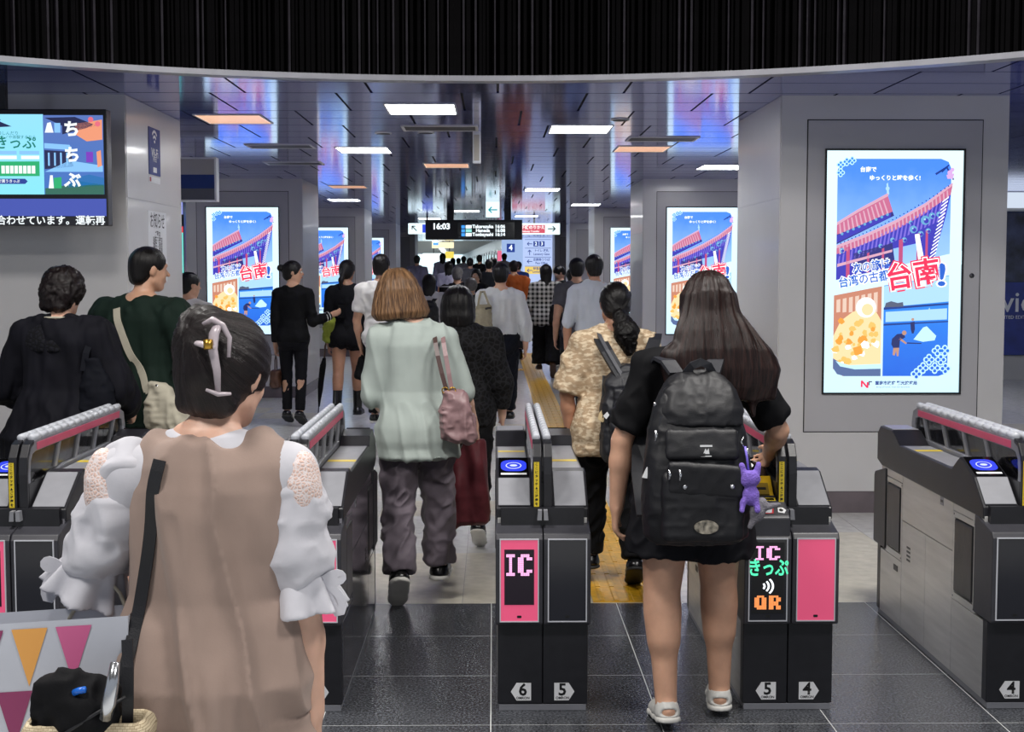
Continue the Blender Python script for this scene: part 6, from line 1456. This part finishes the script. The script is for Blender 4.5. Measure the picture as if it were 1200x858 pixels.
# ================================================================ 5  woman in black blouse, far left
B = Person('woman with short curly dark hair in loose black blouse at far left', -2.09, 6.80, 1.545, 8, res=.0085, head=(-16, 10, 0), headoff=(-.005, .03, 0), la=((-.42, .1, -1), (.1, .9, -.4)), ra=((.40, .05, -1), (-.10, .8, -.5)), skin=1, w=1.15, **walkL)
bt = B.top(c_blouse, hem=.36, e=.028, sleeve=1.85, se=.034, flare=.06, amp=.011, style='drape', name='blouse', neckz=.84)
Fy = Field(B.S(-.16, -.11, .73), B.S(.16, .06, .86), .0085); Fy.loft(B.rows(.745, .842, .0305), .01)
for k in (1, -1): Fy.rc(B.S(k * .03, -.006, .828), B.sho[k] + V(-k * .02, 0, .0), .022 * B.H + .022, .028 * B.H + .022, .03)
B.obj('lace_yoke', Fy, c_blouse_l, 'shirt', .002)
MB().tube([B.S(.052 * math.sin(a), -.052 * math.cos(a) * 1.0, .848 + .004 * math.cos(a)) for a in np.linspace(-1.7, 1.7, 15)], .0055, 8).build('collar_piping', c_cream, B.root)
def curly(F):
    F.ell((0, -.012, .022), (.098, .112, .108)); F.ell((0, -.05, -.03), (.085, .066, .070), None, .03); F.rc((-.04, -.07, -.075), (.04, -.07, -.075), .03, .03, .02); F.ell((0, .13, -.04), (.085, .09, .09), None, .015, 'd')
o_ = B.hair(HDB, curly, amp=.004, freq=8, res=.0075, wave=.35)
me_ = o_.data; vv = np.empty(len(me_.vertices) * 3, np.float32); me_.vertices.foreach_get('co', vv); vv = vv.reshape(-1, 3).astype(float); cc_ = vv.mean(0); nn = unit(V(0, 0, 1)); dd_ = (vv - cc_); dd_ = dd_ / np.linalg.norm(dd_, axis=1, keepdims=True); vv = vv + dd_ * (.007 * (1 - 2 * np.abs(noise3(vv * 42, 2))))[:, None]; me_.vertices.foreach_set('co', vv.astype(np.float32).ravel())
B.skirt(c_black, hem=.18, flare=.05, waist=.53); B.shoes(c_shoeb, c_soled)
tb_ = tag(empty('tote_bag', (-1.885, 6.66, .80), .1), 'dark navy tote bag on the shoulder of the black-blouse woman', 'bag')
blob('sack', lambda F: F.loft([(.0, .08, .035, 0, 0), (.04, .10, .045, 0, 0), (.25, .075, .035, 0, 0), (.38, .03, .015, -.02, 0)], .01), (-.17, -.09, -.02), (.17, .09, .36), .008, cloth('navy tote', '#0b0d16'), tb_, 'crush', .003)
ribbon('strap', [(-.06, -.01, .32), (-.05, -.01, .42), (-.035, .02, .485), (-.02, .10, .50), (.0, .17, .42), (.03, .02, .32)], .03, cloth('navy tote', '#12141f'), tb_)

# ================================================================ 6  man in dark green tee
C_ = Person('heavyset man in dark green tee with cream crossbody bag, left of the pillar edge', -1.835, 7.35, 1.655, 22, res=.0085, fem=False, head=(-34, 4, 0), w=1.18, skin=0, la=((-.26, .05, -1), (.05, .5, -1)), ra=((.24, .05, -1), (0, .7, -.8)), headoff=(.02, .02, 0), **walkR)
ct = C_.top(c_green, hem=.44, e=.024, sleeve=.92, se=.034, flare=.012, amp=.008, style='drape', name='tee'); C_.legsw(c_char, waist=.48); C_.shoes(c_shoeb, c_soled); C_.hair(HB, h_short, amp=.002, freq=16)
bvc = C_.surf([ct]); cs = C_.drape(bvc, [(-.075, 1.40), (-.06, 1.34), (.03, 1.15), (.11, 1.02), (.14, .97)], .006); ribbon('bag_strap', cs, .042, c_cream, C_.root)
cb = tag(empty('crossbody_bag', (-1.675, 7.13, .78), -.2), 'cream canvas crossbody bag at the hip of the green-tee man', 'bag')
blob('sack', lambda F: F.loft([(.0, .10, .03, .02, 0), (.05, .13, .045, .02, 0), (.14, .10, .04, 0, 0), (.24, .04, .02, -.04, 0)], .01), (-.17, -.08, -.02), (.19, .08, .27), .008, c_cream, cb, 'crush', .006)
MB().tube([(-.045, -.02, .22), (-.03, -.03, .235), (-.01, -.02, .225)], .006, 8).build('buckle', c_chrome, cb)

# ================================================================ 7  woman in black with lace sleeves, behind the sweater
I_ = Person('short woman with black bob and black lace top behind the mint-sweater woman', -.175, 8.1, 1.45, 0, res=.009, head=(0, 8, 0), headoff=(-.03, .02, 0), w=1.08, ra=((.26, 0, -1), (.02, .4, -1)), la=((-.25, 0, -1), (0, .5, -1)), skin=1, **walkL)
I_.top(pattern_mat('black crochet', 'lace', '#1c1c20', '#060608', .8), hem=.46, e=.022, sleeve=1.7, se=.026, amp=.006, name='lace_top'); I_.legsw(c_black, e=.016, knee=.07, ankle=.06, waist=.49); I_.shoes(c_shoeb, c_solew)
I_.hair(HB, lambda F: (F.ell((0, -.012, .02), (.094, .108, .104)), F.loft([(-.15, .095, .055, 0, -.05), (-.08, .108, .08, 0, -.04), (0, .1, .095, 0, -.02), (.04, .08, .08, 0, -.02)], .03), F.ell((0, .125, -.05), (.075, .09, .11), None, .015, 'd')), amp=.004, freq=10, lo=(-.2, -.2, -.25))

# ================================================================ 8  couple and staff woman at left
E_ = Person('slim woman in black suit with hair bun, profile turned right, by the left pillar', -2.04, 14.3, 1.615, 6, res=.0095, head=(-78, 2, 0), w=.92, ra=((.22, -.05, -1), (.70, .60, .30)), la=((-.12, -.02, -1), (-.02, .1, -1)), skin=0, curl=.8, legs_w=.84,
    ll=((-.01, .10, -1), (.0, .0, -1), 18, -4), rl=((.01, -.06, -1), (0, -.16, -1), 24, 4))
E_.face(); E_.top(c_black, hem=.53, e=.012, sleeve=1.85, se=.012, amp=.004, name='jacket'); E_.legsw(c_black2, e=.008, knee=.056, ankle=.048, amp=.002); E_.shoes(c_shoeb, c_soled, 'heeled_shoe', th=.03)
E_.hair(HB, lambda F: (h_tied(F), F.ell((0, -.125, .040), (.036, .040, .036), None, .01)), axis=(0, -1, .35), ctr=(0, 0, .02), amp=.003, lo=(-.12, -.2, -.12))
for q in (.62, .75): MB().tube([E_.elb[1] + (E_.wri[1] - E_.elb[1]) * q + (unit(np.cross(E_.fd[1], V(0, 0, 1))) * math.cos(a) + unit(np.cross(np.cross(E_.fd[1], V(0, 0, 1)), E_.fd[1])) * math.sin(a)) * .046 for a in np.linspace(0, 2 * math.pi, 15)], .005, 6).build('cuff_stripe', m_white, E_.root)
ph = E_.world(E_.wri[1] + E_.fd[1] * .10)
fo = tag(MB().box(-.04, .04, -.006, .006, -.07, .07).build('phone', m_black2, None, .004, tuple(ph)), 'dark phone in the hand of the black-suited woman', 'phone')
hw_ = E_.world(E_.wri[-1] + E_.fd[-1] * .10)
hbg = tag(empty('handbag', (hw_.x, hw_.y, hw_.z - .33)), 'small dark brown handbag in the hand of the black-suited woman', 'bag')
blob('sack', lambda F: F.box((0, 0, .09), (.05, .11, .09), .03), (-.08, -.14, -.01), (.08, .14, .2), .01, c_brown, hbg, 'crush', .004); MB().tube([(0, -.07, .17), (0, -.06, .28), (0, 0, .33), (0, .06, .28), (0, .07, .17)], .006, 6).build('handle', c_brown, hbg)
F_ = Person('woman in black top, shorts and tall black boots with ponytail', -1.52, 14.6, 1.64, 0, res=.0095, head=(-10, 4, 3), w=.95, la=((-.14, 0, -1), (.0, .15, -1)), ra=((.14, 0, -1), (0, .2, -1)), skin=2, **walkR)
F_.top(c_black2, hem=.49, e=.018, sleeve=1.5, se=.018, amp=.005, name='top'); F_.legsw(c_black, end=.30, e=.018, flare=.01, name='shorts'); F_.shoes(c_shoeb, c_soled, 'boot', high=.27)
F_.hair(HB, lambda F: (h_tied(F), F.rc((0, -.10, .0), (-.02, -.13, -.10), .026, .024, .02), F.rc((-.02, -.13, -.10), (-.03, -.12, -.19), .024, .010, .02)), axis=(0, -1, 0), ctr=(0, 0, .01), amp=.003, lo=(-.14, -.2, -.24))
uh = F_.world(F_.wri[-1] + F_.fd[-1] * .09)
um = tag(empty('umbrella', (uh.x - .05, uh.y, 0)), 'closed black umbrella in the hand of the woman in shorts', 'umbrella')
blob('canopy', lambda F: F.loft([(.16, .010, .010, -.06, 0), (.35, .030, .030, -.04, 0), (.60, .034, .034, -.01, 0), (.68, .020, .020, 0, 0)], .01), (-.13, -.06, .12), (.07, .06, .72), .008, c_black, um, 'drape', .004); MB().tube([(-.07, 0, .08), (-.06, 0, .2)], .005, 6).build('tip', c_pack2, um); MB().tube([(0, 0, .66), (.01, 0, .80), (.02, .01, .84), (.045, .01, .83)], .010, 8).build('handle', c_brown, um)
yb_ = tag(empty('shopping_bag', (-1.70, 14.55, .84)), 'lime yellow bag hanging beside the woman in shorts', 'bag'); blob('sack', lambda F: F.loft([(0, .05, .04, 0, 0), (.04, .07, .05, 0, 0), (.25, .06, .04, 0, 0), (.30, .03, .02, 0, 0)], .01), (-.1, -.08, -.02), (.1, .08, .33), .01, cloth('lime cloth', '#8f9a3c'), yb_, 'crush', .006); ribbon('strap', [(-.02, 0, .28), (.0, -.01, .42), (.03, .0, .55), (.05, .03, .58)], .02, cloth('lime cloth', '#8f9a3c'), yb_)
G_ = Person('man in white tee and black trousers behind the chestnut bob', -1.10, 13.8, 1.685, 4, res=.0095, fem=False, head=(-8, 0, 0), w=1.0, la=((-.20, 0, -1), (.12, .2, -1)), ra=((.2, 0, -1), (0, .2, -1)), skin=0, curl=1.0, **walkL)
G_.top(c_tee, hem=.50, e=.016, sleeve=.70, se=.014, amp=.007, name='tee'); G_.legsw(c_black, e=.014, knee=.075, ankle=.062); G_.shoes(c_shoeb, c_solew, e=.010, th=.02); G_.hair(HB, lambda F: h_short(F, .004), amp=.003, freq=16)
gw = G_.world(G_.wri[-1] + G_.fd[-1] * .08); gb = tag(empty('pouch', (gw.x, gw.y, gw.z - .26)), 'black pouch in the hand of the white-tee man', 'bag'); blob('sack', lambda F: F.box((0, 0, .11), (.05, .09, .11), .03, rotm(0, 0, 15)), (-.12, -.13, -.03), (.12, .13, .25), .01, c_black, gb, 'crush', .004); MB().tube([(0, -.04, .2), (0, -.02, .26), (0, .02, .26), (0, .04, .2)], .006, 6).build('loop', c_black, gb)
D_ = Person('person in white shirt half hidden behind the left pillar edge', -2.62, 12.1, 1.52, 20, res=.012, head=(-30, 4, 0), fem=False, **walkL); D_.top(c_tee, amp=.005); D_.legsw(c_char); D_.shoes(c_shoeb); D_.hair(HB, h_short, amp=.003)

# ================================================================ 9  men in shirts
J = Person('man in white long-sleeved shirt with beige tote walking down the middle', .075, 14.2, 1.60, 0, res=.0095, fem=False, head=(0, 6, 0), w=1.05, la=((-.28, -.02, -1), (-.05, .4, -1)), ra=((.24, -.06, -1), (.0, .1, -1)), skin=0, **walkR)
J.top(c_shirtw, hem=.555, e=.018, sleeve=1.92, se=.014, flare=.022, amp=.009, style='drape'); J.legsw(c_navy, e=.014, knee=.075, ankle=.062, waist=.60); J.shoes(c_shoeb, c_soled); J.hair(HB, lambda F: h_short(F, .006), amp=.003, freq=14)
jb = tag(empty('tote_bag', (-.13, 13.98, .88)), 'beige canvas tote bag on the white-shirt man', 'bag'); blob('sack', lambda F: F.loft([(0, .08, .04, 0, 0), (.05, .115, .06, 0, 0), (.25, .10, .05, .01, 0), (.36, .075, .03, .03, 0)], .01), (-.16, -.1, -.02), (.16, .1, .39), .009, c_tote, jb, 'crush', .008)
ribbon('strap', [(-.02, -.02, .36), (-.01, -.02, .46), (.01, .02, .535), (.02, .14, .545), (.02, .22, .45)], .022, c_tote, jb); ribbon('strap', [(.09, -.02, .36), (.05, -.02, .46), (.03, .02, .535), (.03, .14, .55), (.03, .22, .45)], .022, c_tote, jb); ribbon('fastener', [(.05, -.055, .33), (.09, -.055, .35), (.11, -.04, .34)], .02, c_pack, jb)
N_ = Person('man in pale grey rolled-sleeve shirt and dark trousers before the right pillar', .965, 13.4, 1.675, -2, res=.0095, fem=False, head=(4, 2, 0), w=1.02, la=((-.22, 0, -1), (-.02, .1, -1)), ra=((.2, 0, -1), (0, .2, -1)), skin=2, curl=.6, **walkL)
N_.top(c_shirtg, hem=.565, e=.016, sleeve=1.02, se=.014, flare=.012, amp=.008, style='drape', neckz=.85); N_.legsw(c_char, e=.014, waist=.60); N_.shoes(c_shoeb, c_soled); N_.hair(HB, lambda F: h_short(F, .006), amp=.004, freq=14)
N2 = Person('dark-haired man glimpsed left of the pale-shirted man', .93, 15.6, 1.66, 0, res=.012, fem=False, **walkR); N2.top(c_grey, amp=.006); N2.legsw(c_char); N2.shoes(c_shoeb); N2.hair(HB, lambda F: h_short(F, .008), amp=.003)
K = Person('long-haired woman in black and white plaid shirt and wide black trousers', .78, 20.7, 1.565, 0, res=.012, head=(0, 4, 0), w=1.06, la=((-.24, 0, -1), (.1, .6, -1)), ra=((.22, 0, -1), (0, .5, -1)), skin=0, ll=((-.02, .25, -1), (0, .02, -1), 0, -4), rl=((.03, -.05, -1), (.0, -.40, -1), 55, 4))
K.top(c_plaid, hem=.44, e=.03, sleeve=1.6, se=.03, flare=.02, amp=.009, style='drape'); K.legsw(c_black, e=.016, knee=.10, ankle=.11, waist=.48); K.shoes(c_brown, c_brown); K.hair(HB, lambda F: h_long(F, .30, .07), amp=.004, lo=(-.2, -.22, -.36))
kb = tag(empty('shoulder_bag', (.97, 20.55, .78)), 'large black bag at the side of the plaid-shirt woman', 'bag'); blob('sack', lambda F: F.loft([(0, .10, .06, 0, 0), (.05, .15, .08, 0, 0), (.2, .14, .07, 0, 0), (.3, .09, .03, 0, 0)], .01), (-.2, -.12, -.02), (.2, .12, .33), .012, c_black, kb, 'crush', .01); ribbon('strap', [(-.06, 0, .29), (-.08, -.01, .40), (-.09, .03, .50), (-.08, .12, .52)], .03, c_black, kb)
L_ = Person('man in black tee looking down, turned to the left, far right of the passage', 1.17, 24.5, 1.66, -125, res=.014, fem=False, head=(-18, 34, 0), la=((-.2, .2, -1), (.5, 1, .1)), ra=((.2, .2, -1), (-.5, 1, .1)), skin=1); L_.face(); L_.top(c_black, sleeve=.7, amp=.006); L_.legsw(c_char); L_.shoes(c_shoeb); L_.hair(HB, lambda F: h_short(F, .006), amp=.003)
Mm = Person('woman in light blue shirt with dark ponytail beside the plaid-shirt woman', 1.21, 21.4, 1.555, -25, res=.012, head=(0, 6, 0), la=((-.2, .1, -1), (.2, .8, -.6)), skin=1, **walkL); Mm.top(c_lblue, hem=.46, e=.02, sleeve=1.7, se=.022, amp=.008); Mm.legsw(c_grey, e=.02, knee=.08, ankle=.08); Mm.shoes(c_shoew); Mm.hair(HB, lambda F: (h_long(F, .22, .06),), amp=.003, lo=(-.2, -.22, -.3))
mb_ = tag(empty('plastic_bag', (1.12, 20.9, .62)), 'translucent blue bag beside the light-blue-shirt woman', 'carrier bag'); blob('sack', lambda F: F.loft([(0, .06, .04, 0, 0), (.05, .09, .05, 0, 0), (.2, .07, .04, 0, 0), (.3, .02, .02, 0, 0)], .01), (-.12, -.1, -.02), (.12, .1, .33), .012, M('pale blue film', '#7fa9bd', rough=.3, n=.3, ns=12), mb_, 'crush', .008); MB().tube([(0, 0, .28), (.0, .1, .36), (.02, .2, .4)], .006, 6).build('handle', M('pale blue film', '#7fa9bd', rough=.3, n=.3, ns=12), mb_)
Q = Person('person in rust orange jacket and dark cap in the far crowd', .37, 25.0, 1.70, 0, res=.014, fem=False, w=1.1, **walkL); Q.top(c_orange, hem=.46, e=.03, sleeve=1.9, se=.028, amp=.008); Q.legsw(c_char); Q.shoes(c_shoeb)
Q.hair(cloth('dark cap cloth', '#2b2226'), lambda F: (F.ell((0, -.005, .030), (.088, .105, .085)), F.cut((0, 0, .0), (0, .15, -1)), F.rc((-.04, .09, .025), (.04, .09, .025), .02, .02, .02)), amp=0, name='cap'); Q.hair(HB, lambda F: h_short(F), amp=.002)

# ================================================================ 10  the far crowd
def far(label, u, v, Y, top, bottom, hairm=HB, cut=None, fem=True, zf=None, hd=0, sleeve=.7, w=1., walk=walkR, heady=0, e=.02, hem=.47, face=False, dv=1.5):
    zf = (max(0., min(.5, (Y - 27) / 30))) if zf is None else zf
    H_ = wz(v + dv, Y) - zf
    p = Person(label, wx(u, Y), Y, H_, hd, res=.017, fem=fem, w=w, z=zf, head=(heady, 4, 0), group='crowd far down the passage', **walk)
    p.top(top, hem=hem, e=e, sleeve=sleeve, se=.024, amp=.008); p.legsw(bottom, e=.018, knee=.075, ankle=.07); p.shoes(c_shoeb); p.hair(hairm, cut or (lambda F: h_short(F, .005)), amp=.003, lo=(-.2, -.22, -.36), res=.014)
    if face: p.face()
    return p
lg = lambda F: h_long(F, .26, .075)
R1 = far('woman in white tee with black backpack beyond the chestnut bob', 503, 325, 18.0, c_tee, c_black, HB, lg, w=1.05, sleeve=.8)
rb = tag(empty('backpack', (R1.root.location.x, 17.78, .80)), 'small black backpack on the white-tee woman in the crowd', 'backpack'); blob('bag_body', lambda F: F.loft([(0, .11, .06, 0, 0), (.05, .13, .08, 0, 0), (.3, .12, .07, 0, .01), (.4, .07, .04, 0, .03)], .01, p=2.7), (-.16, -.11, -.02), (.16, .11, .43), .014, c_pack, rb, 'crush', .006)
for k in (-1, 1): ribbon('shoulder_strap', [(k * .05, .04, .38), (k * .085, .08, .44), (k * .10, .16, .46), (k * .1, .24, .42)], .05, c_pack, rb, .012, (0, -.5, 1))
far('grey-haired person in dark striped shirt in the crowd', 536, 316, 20.5, c_strp, c_black, HG, fem=False, w=1.05)
far('person in dark grey beanie in the crowd, above the black lace top', 552, 329, 18.6, c_black, c_black, None or HG, lambda F: F.ell((0, -.01, .02), (.09, .105, .105)), w=1.1)
far('woman facing the viewer in dark clothes among the crowd', 558, 318, 23.5, c_black2, c_black, HB, lambda F: h_long(F, .2, .09), hd=180, heady=-12, face=True, sleeve=1.8)
far('long-haired woman in lilac top far down the passage', 519, 298, 40, c_lilac, c_blue, HB, lg, sleeve=1.6, w=1.1)
far('small dark-haired person left of the far white shirt', 531, 303, 46, c_grey, c_black, HB, lg)
far('dark-haired person close left of the far white shirt', 537.5, 303, 44.5, c_greyv, c_black, HB, None, fem=False)
far('person in white shirt in the middle of the far crowd', 543.5, 301, 42.0, c_tee, c_navy, HB, None, fem=False, w=1.15, sleeve=.8, e=.03)
far('person in black right of the far white shirt', 562, 300, 38, c_black, c_black, HB, None, fem=False, w=1.1)
far('dark-clothed person below the train in the far crowd', 578, 303, 36, c_black2, c_black, HB, lg, hd=20)
far('man in white shirt below the pink advert panel', 591, 298, 41, c_tee, c_char, HB, None, fem=False, w=1.1)
far('person in blue jacket right of the rust orange jacket', 607.5, 308, 33, c_blue, c_navy, HB, None, fem=False)
far('person in grey lilac vest at the left edge of the far opening', 489, 301, 35, c_greyv, c_black, HB, None, w=1.15)
far('person in dark top between the far white shirt and the facing woman', 551, 304, 33, c_grey, c_black, HB, None, fem=False)
far('person in pale blouse left of the striped shirt', 526, 308, 30, c_lilac, c_black, HB, lg)
far('person in charcoal near the orange jacket', 573, 306, 29, c_char, c_black, HB, None, fem=False)
